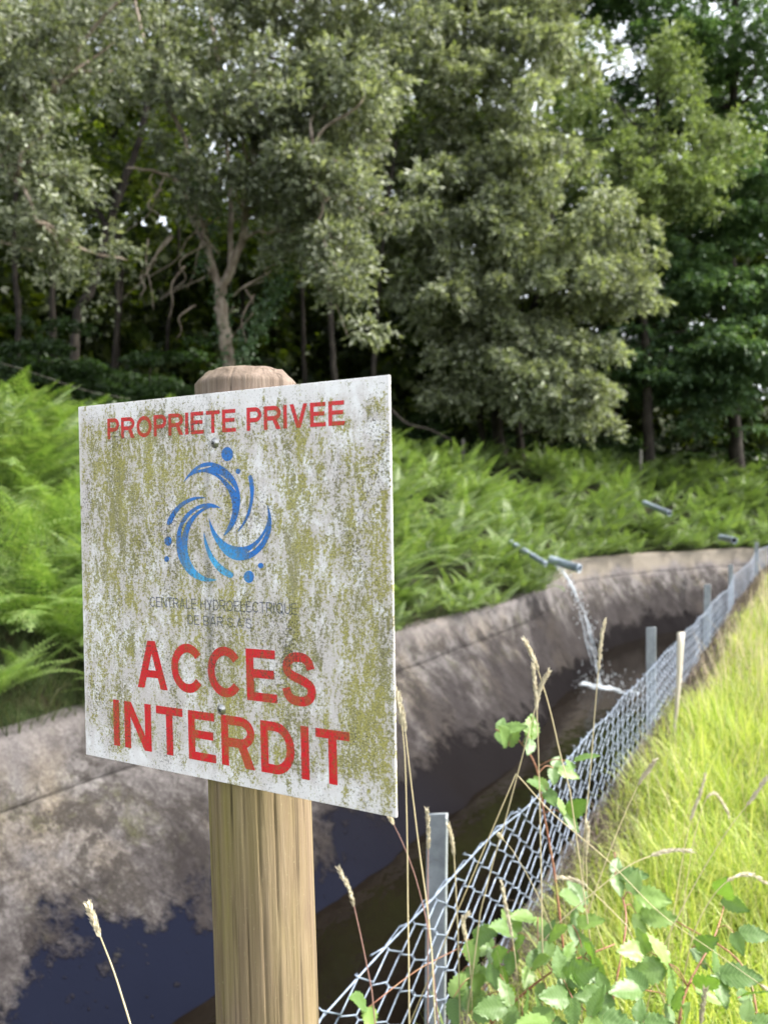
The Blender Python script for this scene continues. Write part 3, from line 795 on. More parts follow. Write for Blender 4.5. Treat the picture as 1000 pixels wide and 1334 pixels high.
# top wire
ss = np.arange(0, FL[-1] - .1, .06)
ss = ss[np.interp(ss, FL, FP[:, 1]) < 27]
mb = MB(); mb.tube(fpt(ss, top_h(ss)), .0025, 6); part('top_wire', mb, M['wire'], fence, True)
ws, wh = .066, .088
nwire = int(ss[-1] / ws)
far_mb = MB()
for i in range(nwire):
    s_i = .02 + i * ws
    th_ = float(top_h(np.array(s_i)))
    near = i < 110
    nk = int(th_ / (wh / 2)) + 1
    sl, zl, dl = [], [], []
    endk = nk
    for k in range(-1, endk + 1):
        side = (k + i) % 2
        zc = k * wh / 2
        xs = s_i + side * ws + (.0022 if side else -.0022)
        ex = .0036
        jx, jz = rng.normal(0, .0016, 2)
        if zc > th_ - .006: zc = th_ - .002 if k < endk else th_ + .004 + abs(rng.normal(0, .012)); ex = .002
        dsg = .0032 if (side ^ (i % 2)) else -.0032
        sl += [xs + jx, xs + jx]; zl += [zc - ex + jz, zc + ex + jz]; dl += [-dsg, dsg]
        if k * wh / 2 > th_ + .02: break
    pts = fpt(np.array(sl), np.array(zl), np.array(dl))
    if i < 300:
        mb = MB(); mb.tube(pts, 0.0019, 5 if near else 3, cap=near)
        part('mesh_wire', mb, M['wire'], fence, True)
    else:
        far_mb.tube(pts, .0022, 3, cap=False)
if far_mb.n:
    tag(part('far_mesh_wire', far_mb, M['wire'], fence), kind='stuff')

# ------------------------------------------------------------------ vegetation builders
def unit(v): return v / (np.linalg.norm(v, axis=-1, keepdims=True) + 1e-9)

def leaf_quads(P, D, length, width, flat=0.0, fold=.25):
    """diamond leaves: base P, direction D; flat: 0 any roll, 1 blades lie level"""
    N_ = len(P); D = unit(D)
    rnd = rng.normal(size=(N_, 3)); up = np.array([0, 0, 1.0])
    nrm = unit(rnd * (1 - flat) + up * flat * 1.6)
    S = unit(np.cross(D, nrm)); U = np.cross(S, D)
    L = (length * rng.uniform(.7, 1.3, N_))[:, None]; W_ = (width * rng.uniform(.75, 1.25, N_))[:, None]
    mid = P + D * L * .45
    V = np.stack([P, mid + S * W_ / 2 + U * W_ * fold, P + D * L - U * L * .08, mid - S * W_ / 2 + U * W_ * fold], 1)
    return V.reshape(-1, 3), np.arange(N_ * 4).reshape(-1, 4)

def clump_leaves(mb, C, rad, n_leaf, length, width, droop=.25, flat=0.0, per=14, jit=.05, up=.15):
    """leaves strung along twigs that fan out of each clump centre"""
    nt_ = max(1, n_leaf // per)
    dirs = unit(rng.normal(size=(nt_, 3)) * np.array([1, 1, .8 if flat < .4 else .35]) + np.array([0, 0, up]))
    rad = np.asarray(rad, float)
    st = C + dirs * rad * rng.uniform(.0, .35, (nt_, 1)); en = C + dirs * rad * rng.uniform(.65, 1.15, (nt_, 1))
    t = np.sort(rng.uniform(.15, 1.0, (nt_, per)), 1)[..., None]
    P = st[:, None] * (1 - t) + en[:, None] * t
    P[..., 2] -= droop * (t[..., 0] ** 2) * rad.mean()
    tw = unit(en - st)[:, None] + np.array([0, 0, -2 * droop]) * t
    P = P + rng.normal(0, jit, P.shape) * rad.mean()
    D = unit(tw) * .75 + rng.normal(0, .55, P.shape) * np.array([1, 1, .75])
    V, Q = leaf_quads(P.reshape(-1, 3), D.reshape(-1, 3), length, width, flat)
    mb.add(V, Q)

def limb(mb, a_, b_, r0, r1, wob=.08, n_=9, sides=6, sag=.0):
    a_, b_ = np.asarray(a_, float), np.asarray(b_, float)
    t = np.linspace(0, 1, n_)[:, None]; L = np.linalg.norm(b_ - a_)
    P = a_ * (1 - t) + b_ * t
    ph = rng.uniform(0, 6.28, 3); P = P + wob * L * np.sin(t * 3.14) * np.sin(t * np.array([5.0, 4.2, 3.1]) + ph)
    P[:, 2] += sag * L * np.sin(t[:, 0] * 3.14)
    mb.tube(P, r0 + (r1 - r0) * t[:, 0], sides)
    return P

def make_tree(name, label, base, trunks, envs, leafmat, barkmat, length, width, droop=.3, flat=0.0, group=None, cat='tree', per=14, twigs=True, rmin=.45, rmax=.85, up=.15):
    """trunks: [(points, r0, r1)]; envs: [(centre, radii, number of clumps, leaves per clump)]"""
    t = thing(name, base, label, cat, group)
    allp = []
    for k, (pts, r0, r1) in enumerate(trunks):
        P = smooth_path(np.array(pts), 6)
        mb = MB(); rr = np.linspace(r0, r1, len(P)) * (1 + .08 * rng.normal(size=len(P)))
        if k == 0: rr[:3] *= np.array([1.5, 1.25, 1.1])
        mb.tube(P + rng.normal(0, r0 * .12, P.shape), rr, 10)
        part('trunk' if k == 0 else 'branch', mb, barkmat, t, True); allp.append(P[len(P) // 3 if k == 0 else 0:])
    allp = np.vstack(allp)
    crown = MB()
    for C, rad, nc, nl in envs:
        C = np.asarray(C, float); rad = np.asarray(rad, float)
        dirs = unit(rng.normal(size=(nc, 3))); rr = rng.uniform(.1, 1.32, (nc, 1)) ** .7
        cs = C + dirs * rr * rad
        for q, c in enumerate(cs):
            rq = rng.uniform(rmin, rmax) * (1.18 - .42 * float(rr[q, 0]))
            clump_leaves(crown, c, np.array([rq, rq, rq * (.75 if flat < .4 else .28)]), int(nl * (rq / rmax) ** 1.5), length, width, droop, flat, per, up=up)
            if twigs and q % 3 == 0:
                near = allp[np.argmin(((allp - c) ** 2).sum(1) + 2.0 * np.clip(allp[:, 2] - c[2] + .3, 0, None))]
                mb = MB(); limb(mb, near, c, .035, .010, .10, 9, 5, .06); part('branch', mb, barkmat, t, True)
    cr = part('crown', crown, leafmat, t); cr['kind'] = 'stuff'
    return t

def ground_at(px, Y, lift=0.0):
    """a spot on the far bank seen in direction px at distance Y"""
    x = (px - 500) / F_PX * Y
    dd = ((FW - np.array([x, Y])) ** 2).sum(1); i = int(np.argmin(dd)); dist = math.sqrt(dd[i])
    z = terrain_z(np.array([x]), np.array([Y]), np.array([dist]), np.array([FW[i, 1]]))[0]
    return np.array([x, Y, z + lift])

# ------------------------------------------------------------------ trees
# forked sallow with ivy in the middle
g0 = ground_at(299, 14.2)
T_fork = at(287, 372, 14.0)
t1 = make_tree('sallow_tree', 'forked pale-barked tree with ivy rising behind the top of the wooden post', g0,
    [([g0 - [0, 0, .2], at(297, 470, 14.1), at(291, 420, 14.0), T_fork], .135, .10),
     ([T_fork - [0, 0, .1], at(303, 345, 13.95), at(318, 300, 13.9), at(319, 255, 13.8), at(331, 215, 13.7), at(326, 130, 13.6), at(345, 20, 13.4)], .08, .034),
     ([T_fork - [0, 0, .1], at(275, 340, 14.0), at(266, 300, 13.9), at(248, 262, 13.8), at(232, 238, 13.6), at(205, 224, 13.4), at(165, 218, 13.2)], .068, .020),
     ([at(272, 330, 14.0), at(244, 262, 14.2), at(243, 190, 14.3), at(228, 155, 14.2), at(202, 95, 14.0), at(190, 60, 14), at(176, 0, 13.9), at(172, -60, 13.8)], .05, .026),
     ([at(300, 345, 14.0), at(300, 270, 14.3), at(296, 200, 14.5), at(285, 90, 14.6), at(268, -20, 14.6)], .05, .03),
     ([at(318, 312, 13.9), at(335, 302, 13.7), at(352, 304, 13.5)], .04, .015),
     ([at(405, 200, 12.6), at(402, 230, 12.6), at(420, 265, 12.6), at(414, 290, 12.7)], .03, .02)],
    [(at(335, 130, 13.4), (2.2, 1.6, 1.7), 34, 900), (at(430, 170, 13.2), (1.6, 1.5, 1.9), 28, 900), (at(455, 330, 13.0), (.75, .8, 1.2), 9, 760), (at(410, 285, 13.4), (.8, .8, .9), 8, 700),
     (at(240, 70, 13.8), (2.2, 1.4, 1.3), 18, 700), (at(340, -10, 13.5), (3.0, 1.6, 1.0), 20, 720), (at(470, 30, 13.6), (1.4, 1.4, 1.5), 15, 760)],
    M['sallow'], M['bark_pale'], .125, .048, .22)
for k in range(34):
    x0, y0 = rng.uniform(150, 450), rng.uniform(215, 400); Yt = rng.uniform(13.2, 14.6)
    dx, dy = rng.normal(0, 45), rng.uniform(30, 95) * rng.choice([1, 1, -1])
    tw = smooth_path([at(x0, y0, Yt), at(x0 + dx * .35 + rng.normal(0, 10), y0 + dy * .35, Yt - .1), at(x0 + dx * .6, y0 + dy * .7, Yt), at(x0 + dx + rng.normal(0, 12), y0 + dy, Yt + .1)], 5)
    mb = MB(); mb.tube(tw, np.linspace(.017, .007, len(tw)), 5); part('twig', mb, M['bark_pale'], t1, True)
iv = MB()
for a_, b_, r_, nn in ((at(297, 480, 14.1), at(288, 372, 14.0), 0.20, 420), (at(312, 470, 14.0), at(375, 350, 13.7), .22, 800), (at(262, 360, 13.9), at(285, 250, 14), 0.2, 260), (at(250, 250, 14), at(262, 180, 14), .25, 400)):
    tt = rng.uniform(0, 1, (nn, 1)); P = a_ * (1 - tt) + b_ * tt + rng.normal(0, r_ * .5, (nn, 3))
    V, Q = leaf_quads(P, rng.normal(size=(nn, 3)) + np.array([0, -.4, -.6]), .075, .06, 0, .12); iv.add(V, Q)
tag(part('ivy', iv, M['ivy'], t1), kind='stuff')

# big pale willow, right of the sign
g0 = ground_at(655, 23.5)
make_tree('willow_tree', 'big grey-green willow with drooping sunlit foliage right of the sign', g0,
    [([g0 - [0, 0, .3], at(645, 520, 23.4), at(640, 400, 23.2), at(620, 200, 23), at(600, 0, 22.8)], .20, .08), ([g0 + [.6, 0, -.3], at(674, 525, 23.3), at(690, 420, 22.8), at(720, 300, 22.3)], .14, .05),
     ([g0 + [-.5, .2, -.3], at(622, 520, 23.5), at(590, 420, 23.4), at(560, 260, 23)], .12, .05)],
    [(at(700, 470, 21.0), (2.6, 1.6, 2.2), 46, 840), (at(760, 360, 21.0), (1.9, 1.5, 1.7), 34, 840), (at(620, 390, 21.2), (2.0, 1.5, 1.7), 32, 840), (at(660, 290, 21.0), (2.7, 1.8, 2.0), 46, 860),
     (at(560, 260, 21.3), (1.9, 1.6, 2.6), 32, 860), (at(640, 140, 21.2), (2.5, 1.8, 2.5), 44, 860), (at(560, 60, 21.4), (2.2, 1.6, 2.6), 32, 780), (at(690, 30, 21.6), (1.7, 1.5, 2.2), 26, 780), (at(745, 520, 20.6), (1.3, 1.0, .9), 12, 780), (at(600, 500, 21.8), (1.2, 1.0, .6), 8, 680), (at(790, 300, 21.3), (.9, .9, .9), 9, 700), (at(620, -40, 22), (3.4, 1.6, 1.4), 34, 760), (at(520, 150, 22.5), (1.8, 1.4, 2.6), 26, 760)],
    M['willow'], M['bark_dark'], .16, .060, .42, rmin=.5, rmax=.95)

# tree reaching in from the left edge
g0 = ground_at(-60, 11.2)
make_tree('sallow_tree', 'grey-leaved tree with bare lower twigs reaching in from the left edge', g0,
    [([g0 - [0, 0, .2], at(-60, 380, 11.2), at(-40, 200, 11.2), at(-10, 20, 11.1), at(0, -90, 11.1)], .14, .06), ([at(-55, 330, 11.2), at(-20, 205, 11), at(20, 235, 10.8), at(40, 262, 10.7), at(48, 290, 10.7)], .035, .014), ([at(-40, 230, 11.2), at(20, 150, 11), at(70, 120, 10.9)], .04, .015)],
    [(at(30, 90, 10.9), (1.1, 1.0, 1.2), 20, 760), (at(60, 210, 11.0), (.9, .9, .9), 14, 620), (at(120, 30, 11.2), (1.2, .9, .7), 9, 500), (at(10, 0, 11), (1.3, 1, .8), 12, 700), (at(20, 290, 11.2), (.9, .8, .5), 8, 420), (at(95, 330, 12.0), (.9, .7, .6), 8, 300)],
    M['sallow'], M['bark_pale'], .09, .036, .25)
# dark leaning tree behind it
g0 = ground_at(95, 17.0)
make_tree('leaning_tree', 'dark leaning trunk left of the forked tree, in deep shade', g0,
    [([g0 - [0, 0, .3], at(100, 420, 17), at(120, 375, 17), at(140, 300, 17), at(160, 240, 17), at(185, 170, 17), at(205, 60, 17), at(230, -50, 17)], .11, .06), ([at(140, 300, 17), at(112, 230, 17.3), at(100, 160, 17.5)], .07, .03)],
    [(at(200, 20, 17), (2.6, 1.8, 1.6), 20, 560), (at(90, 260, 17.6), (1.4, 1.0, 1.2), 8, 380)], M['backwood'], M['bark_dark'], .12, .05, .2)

# right: dark layered hornbeam, and the paler crown standing before it
g0 = ground_at(960, 27.5)
make_tree('hornbeam_tree', 'dark green tree with layered drooping sprays at the right edge', g0,
    [([g0 - [0, 0, .3], at(955, 520, 27.5), at(950, 350, 27.4), at(955, 100, 27.2), at(960, -100, 27)], .24, .10)],
    [(at(930, 480, 25.4), (3.4, 1.6, 1.9), 64, 620), (at(900, 370, 25.8), (2.8, 1.5, 1.6), 40, 600), (at(970, 260, 26), (2.6, 1.8, 2.2), 44, 600), (at(930, 60, 26), (3.6, 2, 2.2), 60, 600), (at(1010, 400, 25.6), (1.6, 1.4, 2.6), 26, 600), (at(850, 480, 26.2), (1.5, 1.2, 1.4), 18, 560), (at(790, 10, 26.5), (2.2, 1.6, 1.4), 26, 560), (at(940, -60, 27), (4.2, 2, 1.8), 40, 560), (at(830, 150, 28.5), (3.0, 1.5, 3.0), 46, 560), (at(980, 180, 28.5), (2.4, 1.5, 3.0), 34, 560), (at(740, 300, 29), (2.4, 1.4, 3.0), 34, 520)],
    M['hornbeam'], M['bark_dark'], .15, .085, .30, flat=.7, rmin=.8, rmax=1.5, up=0.0)
g0 = ground_at(845, 25.5)
make_tree('pale_tree', 'pale green rounded crown standing before the dark layered tree on the right', g0,
    [([g0 - [0, 0, .3], at(842, 500, 25.2), at(838, 350, 24.8), at(850, 200, 24.4), at(860, 90, 24.2)], .18, .06)],
    [(at(865, 190, 23.6), (2.2, 1.5, 1.8), 36, 760), (at(930, 215, 23.6), (1.2, 1.0, 1.3), 16, 760), (at(880, 90, 23.8), (.9, .8, 1.0), 11, 680), (at(815, 260, 23.8), (1.4, 1.2, 1.4), 18, 720), (at(740, 130, 23.6), (1.5, 1.4, 2.6), 22, 720), (at(760, 230, 23.4), (1.0, 1.0, 1.2), 10, 700)],
    M['pale_crown'], M['bark_dark'], .12, .050, .22, rmin=.5, rmax=1.0)

# slender trees standing deeper in the wood, each where its trunk shows
slim = [(18, 19, .09, 'slim dark trunk close to the left edge of the wood'), (72, 22, .10, 'slim dark trunk between left edge and the leaning trunk'), (232, 26, .08, 'slim trunk rising just left of the forked tree'), (322, 26, .12, 'pale slim trunk seen above the fork of the ivy tree'),
        (402, 25, .09, 'slanting slim trunk in the upper gap right of the forked tree'), (445, 20, .10, 'thin trunk just above the right half of the sign'), (478, 21, .09, 'thin trunk above the upper right corner of the sign'), (560, 30, .12, 'dark trunk in the shade under the left of the willow'),
        (730, 33, .12, 'dark trunk in the shade right of the willow stems'), (800, 34, .14, 'dark trunk under the pale rounded crown'), (890, 33, .13, 'dark trunk in shade under the layered sprays'), (160, 28, .11, 'thin distant trunk in the yellow-green gap at upper left')]
for k, (px, Y_, r_, lab) in enumerate(slim):
    g0 = ground_at(px, Y_)
    lean = rng.uniform(-.6, .9); H_ = rng.uniform(8.5, 12)
    tp = g0 + np.array([lean, rng.uniform(-.4, .4), H_])
    md = g0 + np.array([lean * .3 + rng.uniform(-.25, .25), 0, H_ * .5])
    make_tree('slender_tree', lab, g0, [([g0 - [0, 0, .3], g0 + (md - g0) * .5 + rng.normal(0, .12, 3), md, tp], r_, r_ * .45)],
              [(tp - [0, 0, 1.0], (2.3, 1.8, 2.0), 12, 330), (md + [0, 0, 1.0], (1.7, 1.2, 1.6), 6, 230)], M['backwood'], M['bark_dark'], .14, .06, .2, group='slender trees deeper in the wood', rmin=.6, rmax=1.1)

g0 = ground_at(140, 23)
make_tree('backlit_tree', 'yellow-green backlit tree in the gap at the upper left of the wood', g0, [([g0 - [0, 0, .3], g0 + [.3, 0, 3.5], g0 + [.1, 0, 8.5]], .10, .05)],
          [(at(140, 130, 22.5), (2.0, 1.2, 1.9), 26, 330), (at(110, 210, 22.5), (1.6, 1.0, 1.4), 14, 300), (at(215, 190, 23), (1.2, 1.0, 1.6), 12, 300), (at(230, 110, 23), (1.5, 1.0, 1.5), 12, 300)], M['backlit'], M['bark_dark'], .15, .075, .2, rmin=.5, rmax=.95)

# low shrubs at the wood's edge
for px, Y_, rx, rz, nc, lab in ((190, 15.0, 1.6, 1.05, 32, 'dark leafy shrub in the shade left of the forked trunk'), (120, 15.6, 1.4, .95, 24, 'low dark shrub below the leaning trunk'), (250, 15.2, .9, .75, 14, 'small dark shrub right beside the forked trunk'), (45, 14.0, 1.5, 1.0, 26, 'dark undergrowth bush near the left edge above the ferns'),
                                (165, 12.4, .55, .32, 6, 'small blue-green bush above the upper left corner of the sign'), (900, 29.5, 2.2, .7, 16, 'dull olive bush under the layered tree at right'), (800, 28, 1.4, .6, 10, 'dull bush behind the fence stake under the pale crown'), (990, 30, 1.8, .8, 12, 'olive brown bush at the right edge above the ferns')):
    g0 = ground_at(px, Y_)
    make_tree('shrub', lab, g0, [([g0 - [0, 0, .1], g0 + [.05, 0, rz * .8], g0 + [.1, 0, rz * 1.5]], .03, .012)], [(g0 + [0, -.2, rz * .95], (rx, rx * .6, rz), nc, 520)], M['shrub'], M['bark_dark'], .10, .055, .25, flat=.45, cat='shrub', rmin=.4, rmax=.7, twigs=False)

# woodland that closes the view far behind
mb = MB()
cnt = 760
pxs = np.r_[rng.uniform(-350, 1350, 420), rng.uniform(-300, 620, 340)]; Ys = np.r_[rng.uniform(30, 52, 420), rng.uniform(25, 40, 340)]
for px, Y_ in zip(pxs, Ys):
    g_ = ground_at(px, Y_)
    hgt = rng.uniform(.3, 1) ** 1.3 * 13.0 - 2.4 if px < 620 else rng.uniform(.5, 13.0)
    rq = rng.uniform(1.2, 2.4)
    clump_leaves(mb, g_ + [0, 0, hgt], np.array([rq, rq, rq * .8]), 100, .50, .29, .2, .2, 10)
for px, Y_ in zip(rng.uniform(480, 1250, 420), rng.uniform(29.5, 42, 420)):
    g_ = ground_at(px, Y_); rq = rng.uniform(1.1, 2.0)
    clump_leaves(mb, g_ + [0, 0, rng.uniform(0, 1) * 17], np.array([rq, rq, rq * .8]), 150, .34, .19, .2, .2, 10)
for px, Y_ in zip(rng.uniform(-450, 1400, 420), rng.uniform(16, 36, 420)):
    if Y_ < 16 + 13 * sstep(300, 620, px): continue
    g_ = ground_at(px, Y_); rq = rng.uniform(1.0, 1.9)
    if abs(px - 185) < 45 and Y_ > 22: continue
    clump_leaves(mb, g_ + [0, 0, rng.uniform(5.5, 13)], np.array([rq, rq, rq * .7]), 240, .23, .115, .2, .25, 12)
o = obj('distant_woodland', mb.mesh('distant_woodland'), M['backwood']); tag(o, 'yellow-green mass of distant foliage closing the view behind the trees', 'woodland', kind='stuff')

# dark undergrowth between the trunks
mb = MB()
for px, Y_ in zip(np.r_[rng.uniform(-150, 560, 150), rng.uniform(520, 1150, 80)], np.r_[rng.uniform(15.5, 27, 150), rng.uniform(27, 38, 80)]):
    g_ = ground_at(px, Y_ + 5 * sstep(300, 560, px) * (Y_ < 26)); rq = rng.uniform(.5, 1.1)
    clump_leaves(mb, g_ + [0, 0, rng.uniform(.1, 1.4)], np.array([rq, rq, rq * .6]), 260, .15, .08, .25, .4, 12)
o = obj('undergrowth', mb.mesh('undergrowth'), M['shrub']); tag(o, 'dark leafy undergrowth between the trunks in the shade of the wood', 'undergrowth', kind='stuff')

# dead limb lying at the wood's edge
fb = thing('fallen_branch', at(505, 560, 19.5), 'bare curved fallen branch in the shade beside the upper right corner of the sign', 'branch')
mb = MB(); mb.tube(smooth_path([at(470, 500, 19.8), at(505, 530, 19.6), at(530, 552, 19.5), at(560, 560, 19.5), at(588, 574, 19.4)], 6), np.linspace(.06, .025, 25), 7); part('limb', mb, M['bark_dark'], fb, True)

# ------------------------------------------------------------------ ferns
def fern_frond(L, e0, curl, Wd, npair, lod, az):
    """one frond leaning out of the crown: verts, tris"""
    t = np.linspace(0, 1, npair + 2)[1:]
    fine = np.linspace(0, 1, 40)
    el = e0 - curl * fine ** 1.2
    ds = L / 39
    hx = np.r_[0, np.cumsum(np.cos(el[:-1]) * ds)]; hz = np.r_[0, np.cumsum(np.sin(el[:-1]) * ds)]
    x, z_ = np.interp(t, fine, hx), np.interp(t, fine, hz); e = np.interp(t, fine, el)
    ca, sa = math.cos(az), math.sin(az)
    out = np.array([ca, sa, 0]); side = np.array([-sa, ca, 0])
    P = x[:, None] * out + np.array([0, 0, 1.0]) * z_[:, None]
    T = np.cos(e)[:, None] * out + np.sin(e)[:, None] * np.array([0, 0, 1.0])
    Nn = -np.sin(e)[:, None] * out + np.cos(e)[:, None] * np.array([0, 0, 1.0])
    pl = Wd / 2 * np.clip((t - .10) / .18, 0, 1) ** .7 * np.clip(1.03 - t, 0, 1) ** .75 * 1.15
    V, Tt = [], []
    wp = L / npair * (.46 if lod == 0 else .40)
    roll = rng.uniform(-.35, .35)
    for sg in (-1, 1):
        sd_ = math.cos(roll) * side + math.sin(roll) * Nn * sg
        dirp = unit(sg * sd_ * .93 + T * .36 - Nn * .10)
        nb = 4 if lod == 0 else 1
        base_, tip_ = P, P + dirp * pl[:, None] - Nn * (pl ** 1.6 * .22)[:, None]
        if lod == 0:
            uu = np.linspace(0, 1, nb + 1)
            mids = base_[:, None] * (1 - uu)[None, :, None] + tip_[:, None] * uu[None, :, None]
            ww = wp * np.clip(1.05 - uu[:-1], .15, 1) * np.array([.8] + [1] * (nb - 1))
            for s2 in (-1, 1):
                tips = (mids[:, :-1] + mids[:, 1:]) / 2 + dirp[:, None] * (pl / nb * .35)[:, None, None] + s2 * T[:, None] * ww[None, :, None] - Nn[:, None] * ww[None, :, None] * .25
                tri = np.stack([mids[:, :-1], mids[:, 1:], tips], 2).reshape(-1, 3)
                V.append(tri)
        else:
            m_ = base_ * .6 + tip_ * .4
            a1_, a2_ = m_ + T * wp * .95, m_ - T * wp * .95
            V.append(np.stack([base_, a1_, tip_, base_, tip_, a2_], 1).reshape(-1, 3))
    # stalk
    ns_ = 6 if lod == 0 else 3
    ca_ = np.linspace(0, 39, ns_ + 1).astype(int)
    Pst = hx[ca_, None] * out + np.array([0, 0, 1.0]) * hz[ca_, None]
    wst = .004 if lod == 0 else .005
    for q in range(ns_):
        A_, B_ = Pst[q], Pst[q + 1]
        V.append(np.array([A_ - side * wst, A_ + side * wst, B_, B_ - side * wst, B_ + side * wst * .9, A_ + side * wst]))
    V = np.vstack(V)
    return V

def fern_template(lod):
    nf = rng.integers(8, 12) if lod == 0 else rng.integers(6, 9)
    out = []
    a0_ = rng.uniform(0, 6.28)
    for k in range(nf):
        az = a0_ + k * 6.283 / nf + rng.uniform(-.3, .3)
        out.append(fern_frond(rng.uniform(.75, 1.1), rng.uniform(.75, 1.25), rng.uniform(.6, 1.45), rng.uniform(.36, .54), 21, lod, az))
    return np.vstack(out)
F0 = [fern_template(0) for _ in range(6)]
F1 = [fern_template(1) for _ in range(9)]
def place_fern(Tm, p, sc, rz, downhill, tilt):
    c, s = math.cos(rz), math.sin(rz)
    V = Tm @ np.array([[c, s, 0], [-s, c, 0], [0, 0, 1]]) * sc
    V = V.copy(); V[:, :2] += V[:, 2:3] * downhill[None, :] * tilt
    return V + p

# nearest plants beside the sign, each a thing of its own
def fw_index(px, Y_):
    x = (px - 500) / F_PX * Y_
    dd = ((FW - np.array([x, Y_])) ** 2).sum(1); i = int(np.argmin(dd)); return i, math.sqrt(dd[i])
near_ferns = [(15, 6.0, 1.0, 'lowest fern at the left edge, drooping over the concrete lip'), (72, 6.5, .9, 'fern with comb-like fronds touching the lower left edge of the sign'), (-25, 6.6, 1.05, 'fern cut by the left edge at the height of the red words'),
              (45, 7.2, 1.05, 'fern with an arched pale frond left of the blue logo'), (95, 7.7, 1.0, 'fern half hidden behind the left edge of the sign at logo height'), (5, 7.8, 1.1, 'bright fern at the left edge level with the logo'), (60, 8.7, 1.05, 'fern on the bank left of the sign below its top corner'), (525, 12.9, .85, 'fern hanging over the wall just right of the sign')]
for k, (px, Y_, sc_, lab) in enumerate(near_ferns):
    i, dist = fw_index(px, Y_); p = bank_point(np.array([i]), np.array([dist]))[0]
    me = mesh_np('fern', place_fern(F0[k % 6], np.zeros(3), sc_, rng.uniform(0, 6.28), -FN[i], .35), None, np.arange(len(F0[k % 6])).reshape(-1, 3))
    o = obj('fern', me, M['fern']); o.location = tuple(p); tag(o, lab, 'fern', 'ferns growing on the canal bank')
mb = MB()
def scatter_fern(mb, count, ylo, yhi, dlo, dhi, Tm, slo, shi):
    sel = np.where((FW[:, 1] > ylo) & (FW[:, 1] < yhi))[0]
    i = rng.choice(sel, count); dd = rng.uniform(dlo, dhi, count)
    P = bank_point(i, dd)
    for q in range(count):
        x, y, z_ = P[q]
        if y < 2 or abs(x / y) > .58: continue
        Tq = Tm[rng.integers(len(Tm))]
        sc_ = rng.uniform(slo, shi) * (1 - .25 * (dd[q] > 4.5)) * (1.0 if dd[q] > .5 else .7)
        V = place_fern(Tq, P[q], sc_, rng.uniform(0, 6.28), -FN[i[q]], rng.uniform(.15, .5))
        mb.add(V, None, np.arange(len(V)).reshape(-1, 3))
scatter_fern(mb, 120, 2.5, 8.5, .12, 4.8, F0, .75, 1.1)
scatter_fern(mb, 75, 2.8, 8.0, .06, 1.2, F0, .75, 1.05)
o = obj('fern_bank', mb.mesh('fern_bank'), M['fern']); tag(o, 'dense bright green ferns covering the bank left of the sign', 'ferns', kind='stuff')
mb = MB()
scatter_fern(mb, 800, 6.5, 30, .12, 5.6, F1, .8, 1.3)
scatter_fern(mb, 200, 2.0, 14, 4.0, 6.6, F1, .55, .95)
scatter_fern(mb, 120, 6.5, 26, -.05, .35, F1, .7, 1.15)
o = obj('bracken_bank', mb.mesh('bracken_bank'), M['fern_far']); tag(o, 'soft green bracken covering the bank behind the canal right of the sign', 'bracken', kind='stuff')

# trailing grasses and dead stems on the lip of the wall
def blades(P, L, Wd, az, bend, segs=3, lean0=.15, rootz=None):
    """curved tapering grass blades"""
    n_ = len(P)
    t = np.linspace(0, 1, segs + 1)
    ang = lean0 + bend[:, None] * t[None] ** 1.3
    ds = L[:, None] / segs
    h = np.concatenate([np.zeros((n_, 1)), np.cumsum(np.sin(ang[:, 1:]) * ds, 1)], 1); z_ = np.concatenate([np.zeros((n_, 1)), np.cumsum(np.cos(ang[:, 1:]) * ds, 1)], 1)
    out = np.stack([np.cos(az), np.sin(az), 0 * az], -1)
    face = az + np.pi / 2 + rng.normal(0, .7, n_)
    side = np.stack([np.cos(face), np.sin(face), 0 * az], -1)
    C = P[:, None] + h[..., None] * out[:, None] + z_[..., None] * np.array([0, 0, 1.0])
    wv = Wd[:, None] * (1 - t[None] ** 1.6) * .5
    A_ = C - side[:, None] * wv[..., None]; B_ = C + side[:, None] * wv[..., None]
    V = np.stack([A_[:, :-1], B_[:, :-1]], 2).reshape(n_, -1, 3)            # rows except the tip
    V = np.concatenate([V, C[:, -1:]], 1)
    m_ = 2 * segs + 1; o_ = (np.arange(n_) * m_)[:, None]
    Qs = np.concatenate([o_ + np.array([[2 * k, 2 * k + 1, 2 * k + 3, 2 * k + 2]]) for k in range(segs - 1)], 0) if segs > 1 else None
    Ts = o_ + np.array([[2 * segs - 2, 2 * segs - 1, 2 * segs]])
    return V.reshape(-1, 3), Qs, Ts

n_ = 12000
sel = np.where((FW[:, 1] > 2) & (FW[:, 1] < 24))[0]
i = rng.choice(sel, n_, p=(1 / (1 + FW[sel, 1])) / (1 / (1 + FW[sel, 1])).sum()); P = bank_point(i, rng.uniform(-.02, .75, n_))
az = np.arctan2(-FN[i, 1], -FN[i, 0]) + rng.normal(0, .8, n_)
mb = MB(); mb.add(*blades(P, rng.uniform(.12, .42, n_), rng.uniform(.004, .009, n_), az, rng.uniform(.6, 2.2, n_), 4))
o = obj('lip_grass', mb.mesh('lip_grass'), M['bankgrass']); tag(o, 'dull trailing grass on the lip of the far canal wall', 'grass', kind='stuff')

